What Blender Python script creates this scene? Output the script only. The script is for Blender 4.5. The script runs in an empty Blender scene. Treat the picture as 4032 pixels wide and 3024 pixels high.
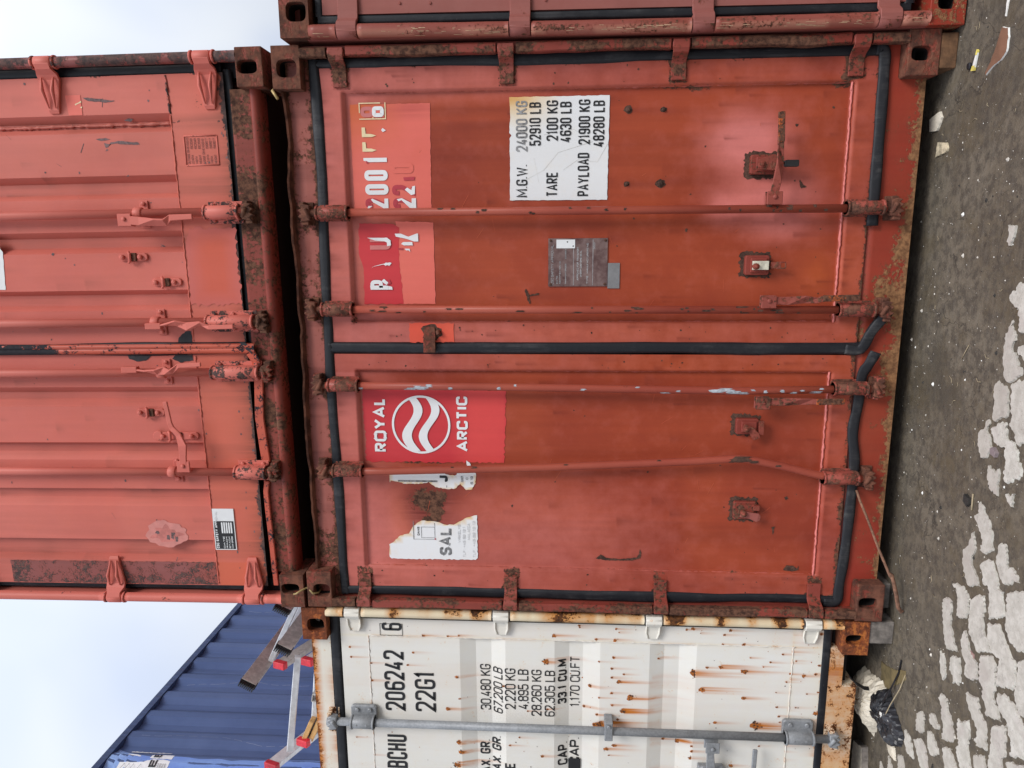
import bpy, math, random
import numpy as np
from mathutils import Vector, Matrix

sc = bpy.context.scene
R = math.radians
rng = np.random.default_rng(7)
random.seed(7)

# ------------------------------------------------------------------ camera
CAMC = np.array([1.65496729, -2.9785064, 1.43727605])
CAMR = np.array([[0.9810380647847524, 0.19374488150016245, 0.0052188443046183785],
                 [-0.1936761711140646, 0.9789595188300063, 0.06424796677497421],
                 [0.007338677400145819, -0.06404046677383471, 0.9979203186775014]])
cam = bpy.data.cameras.new('camera')
cam.sensor_width = 36.0
cam.lens = 2800 / 4032 * 36
cam.clip_start = 0.05
cam.clip_end = 2000
camo = bpy.data.objects.new('camera', cam)
sc.collection.objects.link(camo)
m = Matrix.Identity(4)
for i in range(3):                      # the phone was held upright: picture right is down
    m[i][0] = -CAMR[2][i]
    m[i][1] = CAMR[0][i]
    m[i][2] = -CAMR[1][i]
    m[i][3] = CAMC[i]
camo.matrix_world = m
sc.camera = camo

# ------------------------------------------------------------------ light
SUN = Vector((0.55, -0.62, 0.80)).normalized()      # towards the brightest part of the cloud
sun = bpy.data.lights.new('sun', 'SUN')
sun.energy = 1.5
sun.angle = R(22)
sun.color = (1.0, 0.97, 0.93)
suno = bpy.data.objects.new('sun', sun)
sc.collection.objects.link(suno)
suno.rotation_euler = SUN.to_track_quat('Z', 'Y').to_euler()

world = bpy.data.worlds.new('World')
sc.world = world
world.use_nodes = True
wn = world.node_tree
wn.nodes.clear()
wo = wn.nodes.new('ShaderNodeOutputWorld')
bg = wn.nodes.new('ShaderNodeBackground')
bg.inputs['Strength'].default_value = 0.1
sky = wn.nodes.new('ShaderNodeTexSky')
sky.sky_type = 'NISHITA'
sky.sun_disc = False
sky.sun_elevation = math.asin(SUN.z)
sky.sun_rotation = math.atan2(SUN.x, SUN.y)
tc = wn.nodes.new('ShaderNodeTexCoord')
nz = wn.nodes.new('ShaderNodeTexNoise')
nz.inputs['Scale'].default_value = 2.6
nz.inputs['Detail'].default_value = 3
nz.inputs['Roughness'].default_value = 0.45
nz.inputs['Distortion'].default_value = 0.4
wn.links.new(tc.outputs['Generated'], nz.inputs['Vector'])
rp = wn.nodes.new('ShaderNodeValToRGB')
rp.color_ramp.elements[0].position = 0.36
rp.color_ramp.elements[0].color = (5.2, 5.8, 7.1, 1)
rp.color_ramp.elements[1].position = 0.62
rp.color_ramp.elements[1].color = (6.9, 7.2, 7.6, 1)
wn.links.new(nz.outputs['Fac'], rp.inputs['Fac'])
mx = wn.nodes.new('ShaderNodeMix')
mx.data_type = 'RGBA'
mx.inputs['Factor'].default_value = 0.93
wn.links.new(sky.outputs['Color'], mx.inputs[6])
wn.links.new(rp.outputs['Color'], mx.inputs[7])
# an overcast sky is about three times brighter overhead than at the horizon
sx = wn.nodes.new('ShaderNodeSeparateXYZ'); wn.links.new(tc.outputs['Generated'], sx.inputs[0])
mr = wn.nodes.new('ShaderNodeMapRange'); wn.links.new(sx.outputs['Z'], mr.inputs[0])
for i, q in enumerate((0.0, 1.0, 0.48, 1.45)): mr.inputs[i + 1].default_value = q
vm = wn.nodes.new('ShaderNodeVectorMath'); vm.operation = 'SCALE'
wn.links.new(mx.outputs[2], vm.inputs[0]); wn.links.new(mr.outputs[0], vm.inputs['Scale'])
wn.links.new(vm.outputs[0], bg.inputs['Color'])
wn.links.new(bg.outputs['Background'], wo.inputs['Surface'])

sc.view_settings.view_transform = 'Standard'
sc.view_settings.look = 'None'
sc.view_settings.exposure = 0.60
sc.view_settings.gamma = 1.0
sc.render.engine = 'CYCLES'
sc.cycles.max_bounces = 6
sc.cycles.use_denoising = True

# ------------------------------------------------------------------ materials
class Mat:
    """A small helper for wiring node materials."""
    def __init__(s, name):
        s.mat = bpy.data.materials.new(name)
        s.mat.use_nodes = True
        s.nt = s.mat.node_tree
        s.nt.nodes.clear()
        s.out = s.nt.nodes.new('ShaderNodeOutputMaterial')
        s.b = s.nt.nodes.new('ShaderNodeBsdfPrincipled')
        s.nt.links.new(s.b.outputs[0], s.out.inputs['Surface'])
        s.tc = s.nt.nodes.new('ShaderNodeTexCoord').outputs['Object']
    def put(s, sock, v):
        if isinstance(v, bpy.types.NodeSocket):
            s.nt.links.new(v, sock)
        elif isinstance(v, (tuple, list)):
            sock.default_value = tuple(v) + ((1,) if len(v) == 3 and len(sock.default_value) == 4 else ())
        else:
            sock.default_value = v
    def math(s, op, a, b=0.0, c=0.0, clamp=False):
        n = s.nt.nodes.new('ShaderNodeMath'); n.operation = op; n.use_clamp = clamp
        for i, v in enumerate((a, b, c)):
            s.put(n.inputs[i], v)
        return n.outputs[0]
    def noise(s, scale, detail=3, rough=0.5, vec=None, stretch=None, dist=0.0):
        v = vec or s.tc
        if stretch:
            mp = s.nt.nodes.new('ShaderNodeMapping')
            mp.inputs['Scale'].default_value = stretch
            s.nt.links.new(v, mp.inputs['Vector']); v = mp.outputs[0]
        n = s.nt.nodes.new('ShaderNodeTexNoise')
        n.inputs['Scale'].default_value = scale
        n.inputs['Detail'].default_value = detail
        n.inputs['Roughness'].default_value = rough
        n.inputs['Distortion'].default_value = dist
        s.nt.links.new(v, n.inputs['Vector'])
        return n.outputs['Fac']
    def step(s, v, lo, hi, a=0.0, b=1.0):
        n = s.nt.nodes.new('ShaderNodeMapRange'); n.interpolation_type = 'SMOOTHSTEP'
        s.put(n.inputs[0], v)
        for i, q in enumerate((lo, hi, a, b)):
            s.put(n.inputs[i + 1], q)
        return n.outputs[0]
    def mix(s, f, a, b, mode='MIX'):
        n = s.nt.nodes.new('ShaderNodeMix'); n.data_type = 'RGBA'; n.blend_type = mode
        s.put(n.inputs[0], f); s.put(n.inputs[6], a); s.put(n.inputs[7], b)
        return n.outputs[2]
    def attr(s, name):
        n = s.nt.nodes.new('ShaderNodeAttribute'); n.attribute_name = name
        return n.outputs['Fac']
    def bump(s, h, strength=0.3, dist=0.004):
        n = s.nt.nodes.new('ShaderNodeBump')
        n.inputs['Strength'].default_value = strength
        n.inputs['Distance'].default_value = dist
        s.put(n.inputs['Height'], h)
        s.nt.links.new(n.outputs[0], s.b.inputs['Normal'])
    def set(s, color=None, rough=None, metal=None, spec=None):
        if color is not None: s.put(s.b.inputs['Base Color'], color)
        if rough is not None: s.put(s.b.inputs['Roughness'], rough)
        if metal is not None: s.put(s.b.inputs['Metallic'], metal)
        if spec is not None: s.put(s.b.inputs['Specular IOR Level'], spec)
        return s.mat

def paint(name, c1, c2, cf, cd, r1=(.045, .020, .014), r2=(.17, .078, .048), rough=.42, thr=.70, grain=None, soft=.02, rcs=48,
          base_rust=0.0, halo=(.20, .035, .018), halo_w=.06, cw=(.46, .088, .026), streaky=.20, rs=1.0, bumpy=.25):
    """Weathered paint: fading, painted sheen, dirt, vertical streaks and rust that breaks through it."""
    M = Mat(name)
    rust = M.attr('rust'); fade = M.attr('fade'); dirt = M.attr('dirt')
    nl = M.noise(1.6, 4, .55); nm = M.noise(13 * rs, 5, .6, stretch=grain); nf = M.noise(75 * rs, 4, .7)
    st = M.noise(1.0, 4, .6, stretch=(38, 38, 1.3)); sb = M.noise(1.0, 3, .6, stretch=(9, 9, .45))
    warm = M.attr('warm')
    col = M.mix(M.step(nl, .36, .64), c1, c2)
    col = M.mix(M.math('MULTIPLY', M.step(sb, .40, .68), streaky * 1.2), col, cd)
    col = M.mix(M.math('MULTIPLY', warm, M.step(nm, .2, .6, .5, 1.0), clamp=True), col, cw)
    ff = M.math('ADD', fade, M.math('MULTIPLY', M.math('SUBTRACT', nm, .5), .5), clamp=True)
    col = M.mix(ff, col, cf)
    k = M.math('ADD', 1 - streaky * .75, M.math('ADD', M.math('MULTIPLY', st, streaky), M.math('MULTIPLY', nf, streaky * .5)))
    g = M.nt.nodes.new('ShaderNodeCombineColor')
    for i in range(3): M.put(g.inputs[i], k)
    col = M.mix(1.0, col, g.outputs[0], 'MULTIPLY')
    dd = M.math('MULTIPLY', dirt, M.step(st, .30, .62, .35, 1.0), clamp=True)
    col = M.mix(dd, col, cd)
    r = M.math('ADD', M.math('MULTIPLY', nm, .55), M.math('MULTIPLY', nf, .45))
    r = M.math('ADD', r, M.math('ADD', M.math('MULTIPLY', rust, .5), base_rust))
    mask = M.step(r, thr - soft, thr + soft)
    hal = M.step(r, thr - halo_w, thr)
    n2 = M.noise(rcs, 5, .7)
    rc = M.mix(M.step(n2, .34, .66), r1, r2)
    col = M.mix(M.math('MULTIPLY', hal, .55), col, halo)
    col = M.mix(mask, col, rc)
    M.put(M.b.inputs['Roughness'], M.step(mask, 0, 1, rough, .9))
    h = M.math('ADD', M.math('MULTIPLY', mask, .6), M.math('MULTIPLY', M.math('MULTIPLY', mask, n2), 1.6))
    h = M.math('ADD', h, M.math('MULTIPLY', M.noise(5, 3), .8))
    M.bump(h, bumpy, .003)
    return M.set(color=col, spec=.25)

red = paint('faded red container paint', (.290, .045, .023), (.370, .066, .029), (.68, .205, .180), (.13, .020, .014), streaky=.25)  # third colour: faded paint, brightened for the painted sky reflection by the handle
redbar = paint('red bar paint', (.31, .062, .040), (.37, .082, .050), (.46, .13, .10), (.14, .022, .016), streaky=.2)
redrail = paint('red paint on rails', (.235, .045, .033), (.28, .060, .043), (.38, .125, .10), (.10, .025, .018), base_rust=.075, rs=.75, grain=(1, 1, .35))
salmon = paint('chalky salmon paint', (.58, .142, .110), (.64, .170, .132), (.62, .135, .075), (.20, .065, .045), rough=.5, streaky=.13, r1=(.04, .032, .034), r2=(.12, .07, .06), halo=(.28, .07, .045), halo_w=.03)
mauve = paint('mauve red paint', (.27, .078, .064), (.30, .088, .070), (.36, .16, .14), (.12, .035, .026), rough=.5)
white = paint('white container paint', (.74, .725, .69), (.76, .75, .72), (.76, .69, .53), (.55, .175, .025),
              r1=(.10, .030, .010), r2=(.30, .095, .022), halo=(.62, .27, .07), halo_w=.11, streaky=.06, bumpy=.15, rs=1.3)
cream = paint('cream paint on rusting rods', (.72, .60, .40), (.75, .67, .50), (.66, .34, .10), (.42, .14, .03),
              r1=(.03, .015, .01), r2=(.16, .06, .02), halo=(.60, .24, .045), halo_w=.12, rs=1.1, streaky=.15, grain=(1, 1, .4))
blue = paint('blue container paint', (.060, .096, .220), (.068, .107, .240), (.095, .138, .28), (.025, .035, .08), rough=.5, streaky=.18,
             r1=(.05, .03, .03), r2=(.12, .08, .07), halo=(.05, .06, .13))
casting = paint('rusted cast steel with red paint left', (.24, .052, .036), (.28, .070, .048), (.33, .10, .085), (.10, .03, .02), r1=(.070, .030, .021), r2=(.20, .080, .050),
                thr=.655, base_rust=.05, rough=.6, bumpy=.5, soft=.05, rcs=16, rs=.7)
castorange = paint('orange rust on cast steel', (.40, .115, .030), (.47, .16, .040), (.50, .20, .06), (.12, .03, .012), r1=(.08, .026, .014), r2=(.20, .060, .026),
                   thr=.62, base_rust=.06, rough=.75, bumpy=.5, soft=.06, rcs=16, rs=.7)
sillred = paint('red sill paint flaking to ochre rust', (.29, .036, .022), (.32, .052, .026), (.34, .08, .055), (.13, .03, .02), r1=(.15, .070, .034), r2=(.33, .165, .075), thr=.68, rs=1.0, bumpy=.5, soft=.03)
purple = paint('bare primer with flaking paint', (.26, .075, .066), (.30, .10, .095), (.36, .075, .045), (.16, .06, .05), r1=(.06, .045, .045), r2=(.15, .085, .075), thr=.58, base_rust=.03, rs=1.6, bumpy=.5)

def plain(name, c, rough=.6, metal=0.0, var=.25, scale=30, bump=.15, c2=None, spec=None):
    M = Mat(name)
    n = M.noise(scale, 5, .65); n2 = M.noise(scale * .12, 3)
    c2 = c2 or tuple(min(1, x * (1 + var)) for x in c)
    c1 = tuple(x * (1 - var) for x in c) if c2 else c
    f = M.step(M.math('ADD', M.math('MULTIPLY', n, .6), M.math('MULTIPLY', n2, .4)), .35, .65)
    col = M.mix(f, c1, c2)
    M.bump(n, bump, .002)
    return M.set(color=col, rough=rough, metal=metal, spec=spec)

bearm = paint('pinkish red paint half gone from a bearing', (.33, .075, .055), (.38, .095, .072), (.44, .15, .12), (.12, .03, .02), r1=(.06, .028, .020), r2=(.20, .085, .055), thr=.66, rs=1.2, bumpy=.4)
def rubber_mat(name, c, dust, rough):
    M = Mat(name)
    a = M.noise(7, 5, .7); b = M.noise(1.0, 4, .65, stretch=(60, 60, 3)); c3 = M.noise(90, 3, .7)
    f = M.math('MULTIPLY', M.step(a, .45, .70), M.step(b, .35, .65))
    col = M.mix(f, c, dust)
    col = M.mix(M.step(c3, .68, .74, 0, .6), col, (.10, .09, .085))
    M.bump(M.math('ADD', a, M.math('MULTIPLY', b, .6)), .5, .004)
    return M.set(color=col, rough=rough, spec=.4)
rubber = rubber_mat('black rubber seal', (.009, .010, .014), (.040, .040, .044), .5)
rubberworn = rubber_mat('worn grey rubber', (.014, .015, .019), (.070, .068, .068), .58)
rustm = plain('flaking rust', (.075, .036, .024), .95, var=.6, scale=120, bump=.9)
rustdk = plain('dark rust', (.045, .022, .016), .95, var=.6, scale=130, bump=.9)
rustor = plain('orange rust bloom', (.40, .125, .022), .95, var=.45, scale=160, bump=.6)
galv = plain('galvanised steel', (.265, .275, .29), .55, .2, var=.18, scale=90, bump=.05)
alu = plain('aluminium', (.68, .70, .73), .42, .35, var=.16, scale=25, bump=.1)
aludirty = plain('dirty oxidised aluminium', (.52, .50, .48), .5, .15, var=.25, scale=40, bump=.15)
redplastic = plain('red plastic cap', (.52, .02, .035), .45, var=.3, scale=60, bump=.15)
blackplastic = plain('black plastic', (.015, .015, .016), .5, var=.4)
plankm = plain('pale pine board', (.56, .33, .13), .75, var=.2, scale=18, bump=.25)
blockm = plain('weathered timber block', (.17, .085, .040), .85, var=.5, scale=22, bump=.5)
greyblock = plain('grey timber block', (.20, .175, .155), .85, var=.55, scale=20, bump=.5)
dark = plain('dark interior', (.012, .008, .007), .95)
vinyl = plain('white vinyl sticker', (.76, .77, .78), .5, var=.05, scale=12, bump=.02)
vinylgrey = plain('grey faded print', (.40, .41, .42), .6, var=.35, scale=60, bump=.02)
ink = plain('black lettering', (.012, .012, .014), .5, var=.3)
fadedink = plain('faint grey lettering', (.58, .585, .59), .6, var=.1)
midink = plain('grey worn lettering', (.22, .22, .225), .6, var=.6, scale=90)
patch_orange = paint('orange red touch up paint', (.50, .092, .046), (.53, .115, .052), (.52, .12, .02), (.30, .05, .03), rough=.4, streaky=.10)
patch_coral = paint('coral touch up paint', (.74, .155, .120), (.76, .170, .130), (.60, .13, .05), (.40, .07, .06), rough=.4, streaky=.08)
patch_crimson = paint('crimson touch up paint', (.56, .040, .050), (.60, .052, .060), (.68, .075, .07), (.33, .026, .030), rough=.38, streaky=.12)
patch_bright = paint('bright vermilion touch up paint', (.70, .095, .055), (.74, .12, .07), (.6, .1, .07), (.33, .05, .03), rough=.4, streaky=.12)
ghostred = plain('crimson shadow of a lost letter', (.44, .035, .052), .45, var=.06)
ghostpink = plain('pink shadow of a lost letter', (.58, .17, .16), .45, var=.06)
creamink = plain('yellowed white lettering', (.80, .66, .40), .5, var=.1)
platem = plain('engraved brown data plate', (.115, .042, .040), .55, .05, var=.4, scale=22, bump=.1, c2=(.21, .14, .13))
tapem = plain('grey cloth tape', (.23, .23, .235), .45, .2, var=.1, scale=60)
metalwhite = plain('bare zinc flap', (.60, .57, .46), .5, .1, var=.3, scale=50)
steel = plain('bright steel', (.6, .6, .62), .3, .8)
wirem = plain('brass coloured wire', (.42, .30, .13), .5, .3)
rustwire = plain('rusty bar', (.20, .10, .062), .9, var=.5, scale=60)
bagpale = plain('crumpled translucent bag', (.62, .56, .46), .5, var=.12, scale=14, bump=.4)
bagblack = plain('black bin bag', (.022, .022, .026), .30, var=.5, scale=20, bump=.6)
cardm = plain('brown card scrap', (.20, .098, .058), .85, var=.2, scale=14)
yellowcard = plain('soaked ochre card', (.150, .112, .050), .9, var=.4, scale=20)
paleplaster = plain('pale plaster shard', (.66, .60, .50), .85, var=.2, scale=60)
whitechip = plain('white paint chip', (.80, .79, .75), .7, var=.1)
yellowm = plain('yellow edge', (.75, .62, .14), .7)
pebm = plain('small pale grit', (.55, .51, .45), .9, var=.4, scale=200)
darkpeb = plain('dark grit', (.03, .027, .024), .9, var=.4, scale=200)
bluegrey = plain('bare grey primer chips', (.36, .39, .43), .7, var=.4, scale=80)
straw = plain('dry stalk', (.42, .34, .22), .9)

# ------------------------------------------------------------------ mesh helper
class MB:
    """Collects shapes and links them as one mesh object."""
    def __init__(s):
        s.v = []; s.f = []; s.mi = []; s.sm = []; s.a = {'rust': [], 'fade': [], 'dirt': [], 'warm': []}
        s.rust = 0.0; s.fade = 0.0; s.dirt = 0.0; s.warm = 0.0; s.mat = 0; s.n = 0
    def add(s, verts, faces, smooth=False, rust=None, fade=None, dirt=None, warm=None, mat=None):
        verts = np.asarray(verts, float).reshape(-1, 3)
        k = len(verts)
        s.v.append(verts)
        s.f += [tuple(i + s.n for i in f) for f in faces]
        s.mi += [s.mat if mat is None else mat] * len(faces)
        s.sm += [smooth] * len(faces)
        for nme, val, d in (('rust', rust, s.rust), ('fade', fade, s.fade), ('dirt', dirt, s.dirt), ('warm', warm, s.warm)):
            val = d if val is None else val
            s.a[nme].append(np.broadcast_to(np.asarray(val, float), (k,)))
        s.n += k
        return s
    def box(s, x0, x1, y0, y1, z0, z1, **k):
        v = [(x, y, z) for x in (x0, x1) for y in (y0, y1) for z in (z0, z1)]
        return s.add(v, [(0, 1, 3, 2), (4, 6, 7, 5), (0, 4, 5, 1), (2, 3, 7, 6), (0, 2, 6, 4), (1, 5, 7, 3)], **k)
    def prism(s, pts, a0, a1, axis='y', **k):
        """Outline pts (two coordinates, counter-clockwise seen from -y for axis y) from a0 to a1."""
        n = len(pts)
        def P(p, a):
            return (p[0], a, p[1]) if axis == 'y' else ((a, p[0], p[1]) if axis == 'x' else (p[0], p[1], a))
        v = [P(p, a0) for p in pts] + [P(p, a1) for p in pts]
        f = [tuple(range(n)), tuple(range(2 * n - 1, n - 1, -1))]
        f += [(i, i + n, (i + 1) % n + n, (i + 1) % n) for i in range(n)]
        return s.add(v, f, **k)
    def tube(s, path, r, n=12, caps=True, **k):
        path = [np.asarray(p, float) for p in path]
        rs = r if isinstance(r, (list, tuple)) else [r] * len(path)
        V = []; up = None
        for i, p in enumerate(path):
            t = path[min(i + 1, len(path) - 1)] - path[max(i - 1, 0)]
            t = t / np.linalg.norm(t)
            if up is None:
                up = np.array([0, 1, 0.]) if abs(t[1]) < .9 else np.array([1, 0, 0.])
            a = up - t * (up @ t); a /= np.linalg.norm(a); up = a
            b = np.cross(t, a)
            for j in range(n):
                w = 2 * math.pi * j / n
                V.append(p + rs[i] * (math.cos(w) * a + math.sin(w) * b))
        F = [(i * n + j, i * n + (j + 1) % n, (i + 1) * n + (j + 1) % n, (i + 1) * n + j) for i in range(len(path) - 1) for j in range(n)]
        if caps:
            F += [tuple(range(n - 1, -1, -1)), tuple((len(path) - 1) * n + j for j in range(n))]
        return s.add(V, F, smooth=k.pop('smooth', True), **k)
    def bar(s, path, w, t, side=(0, 1, 0), **k):
        """A flat bar along a path: w across, t along side."""
        path = [np.asarray(p, float) for p in path]
        sides = side if isinstance(side, list) else [side] * len(path)
        ws = w if isinstance(w, list) else [w] * len(path)
        V = []
        for i, p in enumerate(path):
            d = path[min(i + 1, len(path) - 1)] - path[max(i - 1, 0)]; d /= np.linalg.norm(d)
            b = np.asarray(sides[i], float); b = b - d * (b @ d); b /= np.linalg.norm(b)
            a = np.cross(d, b)
            for x, y in ((-1, -1), (1, -1), (1, 1), (-1, 1)):
                V.append(p + a * x * ws[i] / 2 + b * y * t / 2)
        F = [(i * 4 + j, i * 4 + (j + 1) % 4, i * 4 + 4 + (j + 1) % 4, i * 4 + 4 + j) for i in range(len(path) - 1) for j in range(4)]
        e = (len(path) - 1) * 4
        F += [(3, 2, 1, 0), (e, e + 1, e + 2, e + 3)]
        return s.add(V, F, **k)
    def grid(s, xs, zs, fy, wear=None, smooth=True, mat=None):
        """A sheet facing -y over xs by zs with depth fy(X, Z)."""
        X, Z = np.meshgrid(np.asarray(xs), np.asarray(zs))
        Y = fy(X, Z) + 0 * X
        nx, nz = len(xs), len(zs)
        idx = np.arange(nx * nz).reshape(nz, nx)
        q = np.stack([idx[:-1, :-1], idx[:-1, 1:], idx[1:, 1:], idx[1:, :-1]], -1).reshape(-1, 4)
        kw = {}
        if wear:
            w = wear(X, Z)
            kw = {n: np.clip(a + 0 * X, 0, 1.5).ravel() for n, a in w.items()}
        return s.add(np.stack([X, Y, Z], -1), [tuple(t) for t in q.tolist()], smooth=smooth, mat=mat, **kw)
    def build(s, name, mats, parent=None, bevel=0.0, seg=1):
        me = bpy.data.meshes.new(name)
        V = np.concatenate(s.v)
        me.from_pydata(V.tolist(), [], s.f)
        mats = mats if isinstance(mats, (list, tuple)) else [mats]
        for q in mats: me.materials.append(q)
        me.polygons.foreach_set('material_index', s.mi)
        me.polygons.foreach_set('use_smooth', s.sm)
        for nme, vals in s.a.items():
            arr = np.concatenate(vals).astype(np.float32)
            if arr.any():
                at = me.attributes.new(nme, 'FLOAT', 'POINT')
                at.data.foreach_set('value', arr)
        me.update()
        o = bpy.data.objects.new(name, me)
        sc.collection.objects.link(o)
        if parent: o.parent = parent
        if bevel:
            b = o.modifiers.new('bevel', 'BEVEL'); b.width = bevel; b.segments = seg
            b.limit_method = 'ANGLE'; b.angle_limit = R(50); b.harden_normals = False
        return o

def tag(o, label, cat, group=None, kind=None):
    if label: o['label'] = label
    if cat: o['category'] = cat
    if group: o['group'] = group
    if kind: o['kind'] = kind
    return o
def thing(name, label, cat, loc=(0, 0, 0), rot=(0, 0, 0), group=None):
    o = bpy.data.objects.new(name, None)
    sc.collection.objects.link(o)
    o.location = loc; o.rotation_euler = rot; o.empty_display_size = .1
    return tag(o, label, cat, group)

def lin(a, b, step):
    n = max(1, int(round(abs(b - a) / step)))
    return list(np.linspace(a, b, n + 1))
def coords(stops, step):
    o = []
    for a, b in zip(stops[:-1], stops[1:]):
        o += lin(a, b, step)[:-1]
    return o + [stops[-1]]
def lnoise(n, amp, k=3, seed=0):
    """A smooth random line of n values."""
    r = np.random.default_rng(seed)
    t = np.linspace(0, 1, n); y = np.zeros(n)
    for j in range(1, 4):
        f = k * 2 ** (j - 1)
        y += np.interp(t, np.linspace(0, 1, f + 2), r.normal(0, 1, f + 2)) / j
    return amp * y
def blob(cx, cz, rx, rz, n=16, j=.3, seed=None):
    r = random.Random(seed if seed is not None else cx * 7919 + cz * 104729)
    ph = r.random() * 6.28
    out = []
    for i in range(n):
        w = 2 * math.pi * i / n
        k = 1 + j * (r.random() - .5) * 2
        out.append((cx + rx * k * math.cos(w), cz + rz * k * math.sin(w)))
    return out
def rough_edges(pts, amp, step=.012, seed=3, keep=()):
    """Breaks the straight edges of an outline into a torn line."""
    r = random.Random(seed); out = []
    n = len(pts)
    for i in range(n):
        a = np.array(pts[i], float); b = np.array(pts[(i + 1) % n], float)
        L = np.linalg.norm(b - a); k = max(1, int(L / step))
        if i in keep: k = 1
        nrm = np.array([-(b - a)[1], (b - a)[0]]) / max(L, 1e-9)
        for q in range(k):
            p = a + (b - a) * q / k
            if q: p = p + nrm * r.uniform(-amp, amp)
            out.append((float(p[0]), float(p[1])))
    return out
def flat(mb, pts, y, mat=None, **k):
    """A thin painted or stuck-on shape facing -y; concave outlines are cut into triangles."""
    from mathutils.geometry import tessellate_polygon
    tr = tessellate_polygon([[Vector((p[0], p[1], 0)) for p in pts]])
    v = [(p[0], y, p[1]) for p in pts]
    F = []
    for t in tr:
        a, b, c = (Vector((pts[i][0], pts[i][1])) for i in t)
        cr = (b - a).cross(c - a)
        F.append(tuple(t) if cr > 0 else tuple(reversed(t)))
    return mb.add(v, F, mat=mat, **k)

# ------------------------------------------------------------------ stroke lettering
GL = {
 '0': [('c', [(0, 0, 1), (1, 0, 1), (1, 1, 1), (0, 1, 1)])],
 '1': [('o', [(.05, .80), (.62, 1), (.62, 0)])],
 '2': [('o', [(0, .74), (0, 1, 1), (1, 1, 1), (1, .58, .6), (0, 0), (1, 0)])],
 '3': [('o', [(0, .78), (0, 1, 1), (1, 1, 1), (1, .53, 1), (.35, .53)]), ('o', [(.35, .53), (1, .53, 1), (1, 0, 1), (0, 0, 1), (0, .22)])],
 '4': [('o', [(.62, 1), (0, .24), (1, .24)]), ('o', [(.74, .5), (.74, 0)])],
 '5': [('o', [(.95, 1), (.05, 1), (.05, .55), (1, .62, 1), (1, 0, 1), (0, 0, 1), (0, .22)])],
 '6': [('o', [(1, .80), (1, 1, 1), (0, 1, 1), (0, 0, 1), (1, 0, 1), (1, .57, 1), (0, .57)])],
 '7': [('o', [(0, 1), (1, 1), (.35, 0)])],
 '8': [('c', [(0, .53, 1), (1, .53, 1), (1, 1, 1), (0, 1, 1)]), ('c', [(0, 0, 1), (1, 0, 1), (1, .53, 1), (0, .53, 1)])],
 '9': [('o', [(0, .20), (0, 0, 1), (1, 0, 1), (1, 1, 1), (0, 1, 1), (0, .43, 1), (1, .43)])],
 'A': [('o', [(0, 0), (.5, 1), (1, 0)]), ('o', [(.17, .30), (.83, .30)])],
 'B': [('c', [(0, 0), (1, 0, 1), (1, .53, 1), (0, .53)]), ('c', [(0, .53), (1, .53, 1), (1, 1, 1), (0, 1)])],
 'C': [('o', [(1, .72), (1, 1, 1), (0, 1, 1), (0, 0, 1), (1, 0, 1), (1, .28)])],
 'D': [('c', [(0, 0), (1, 0, 1), (1, 1, 1), (0, 1)])],
 'E': [('o', [(1, 1), (0, 1), (0, 0), (1, 0)]), ('o', [(0, .53), (.85, .53)])],
 'F': [('o', [(1, 1), (0, 1), (0, 0)]), ('o', [(0, .53), (.85, .53)])],
 'G': [('o', [(1, .72), (1, 1, 1), (0, 1, 1), (0, 0, 1), (1, 0, 1), (1, .46), (.5, .46)])],
 'H': [('o', [(0, 0), (0, 1)]), ('o', [(1, 0), (1, 1)]), ('o', [(0, .52), (1, .52)])],
 'I': [('o', [(.5, 0), (.5, 1)])],
 'J': [('o', [(1, 1), (1, 0, 1), (0, 0, 1), (0, .25)])],
 'K': [('o', [(0, 0), (0, 1)]), ('o', [(1, 1), (.05, .42)]), ('o', [(.35, .58), (1, 0)])],
 'L': [('o', [(0, 1), (0, 0), (1, 0)])],
 'M': [('o', [(0, 0), (0, 1), (.5, .25), (1, 1), (1, 0)])],
 'N': [('o', [(0, 0), (0, 1), (1, 0), (1, 1)])],
 'P': [('o', [(0, 0), (0, 1), (1, 1, 1), (1, .46, 1), (0, .46)])],
 'R': [('o', [(0, 0), (0, 1), (1, 1, 1), (1, .48, 1), (0, .48)]), ('o', [(.45, .48), (1, 0)])],
 'S': [('o', [(1, .76), (1, 1, 1), (0, 1, 1), (0, .53, 1), (1, .47, 1), (1, 0, 1), (0, 0, 1), (0, .24)])],
 'T': [('o', [(0, 1), (1, 1)]), ('o', [(.5, 1), (.5, 0)])],
 'U': [('o', [(0, 1), (0, 0, 1), (1, 0, 1), (1, 1)])],
 'V': [('o', [(0, 1), (.5, 0), (1, 1)])],
 'W': [('o', [(0, 1), (.25, 0), (.5, .8), (.75, 0), (1, 1)])],
 'X': [('o', [(0, 0), (1, 1)]), ('o', [(0, 1), (1, 0)])],
 'Y': [('o', [(0, 1), (.5, .45), (1, 1)]), ('o', [(.5, .45), (.5, 0)])],
 '.': [('o', [(.5, 0), (.5, .06)])],
 ',': [('o', [(.6, .06), (.4, -.12)])],
 '-': [('o', [(0, .5), (1, .5)])],
 '+': [('o', [(0, .5), (1, .5)]), ('o', [(.5, .25), (.5, .75)])],
 ':': [('o', [(.5, .1), (.5, .18)]), ('o', [(.5, .6), (.5, .68)])],
}
GL['O'] = GL['0']
NARROW = {'1': .62, 'I': .35, '.': .28, ',': .28, ':': .28, 'M': 1.35, 'W': 1.45, ' ': .45, 'K': 1.1, 'A': 1.15, 'V': 1.1, 'Y': 1.1}
SUB = [0.0]
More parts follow.
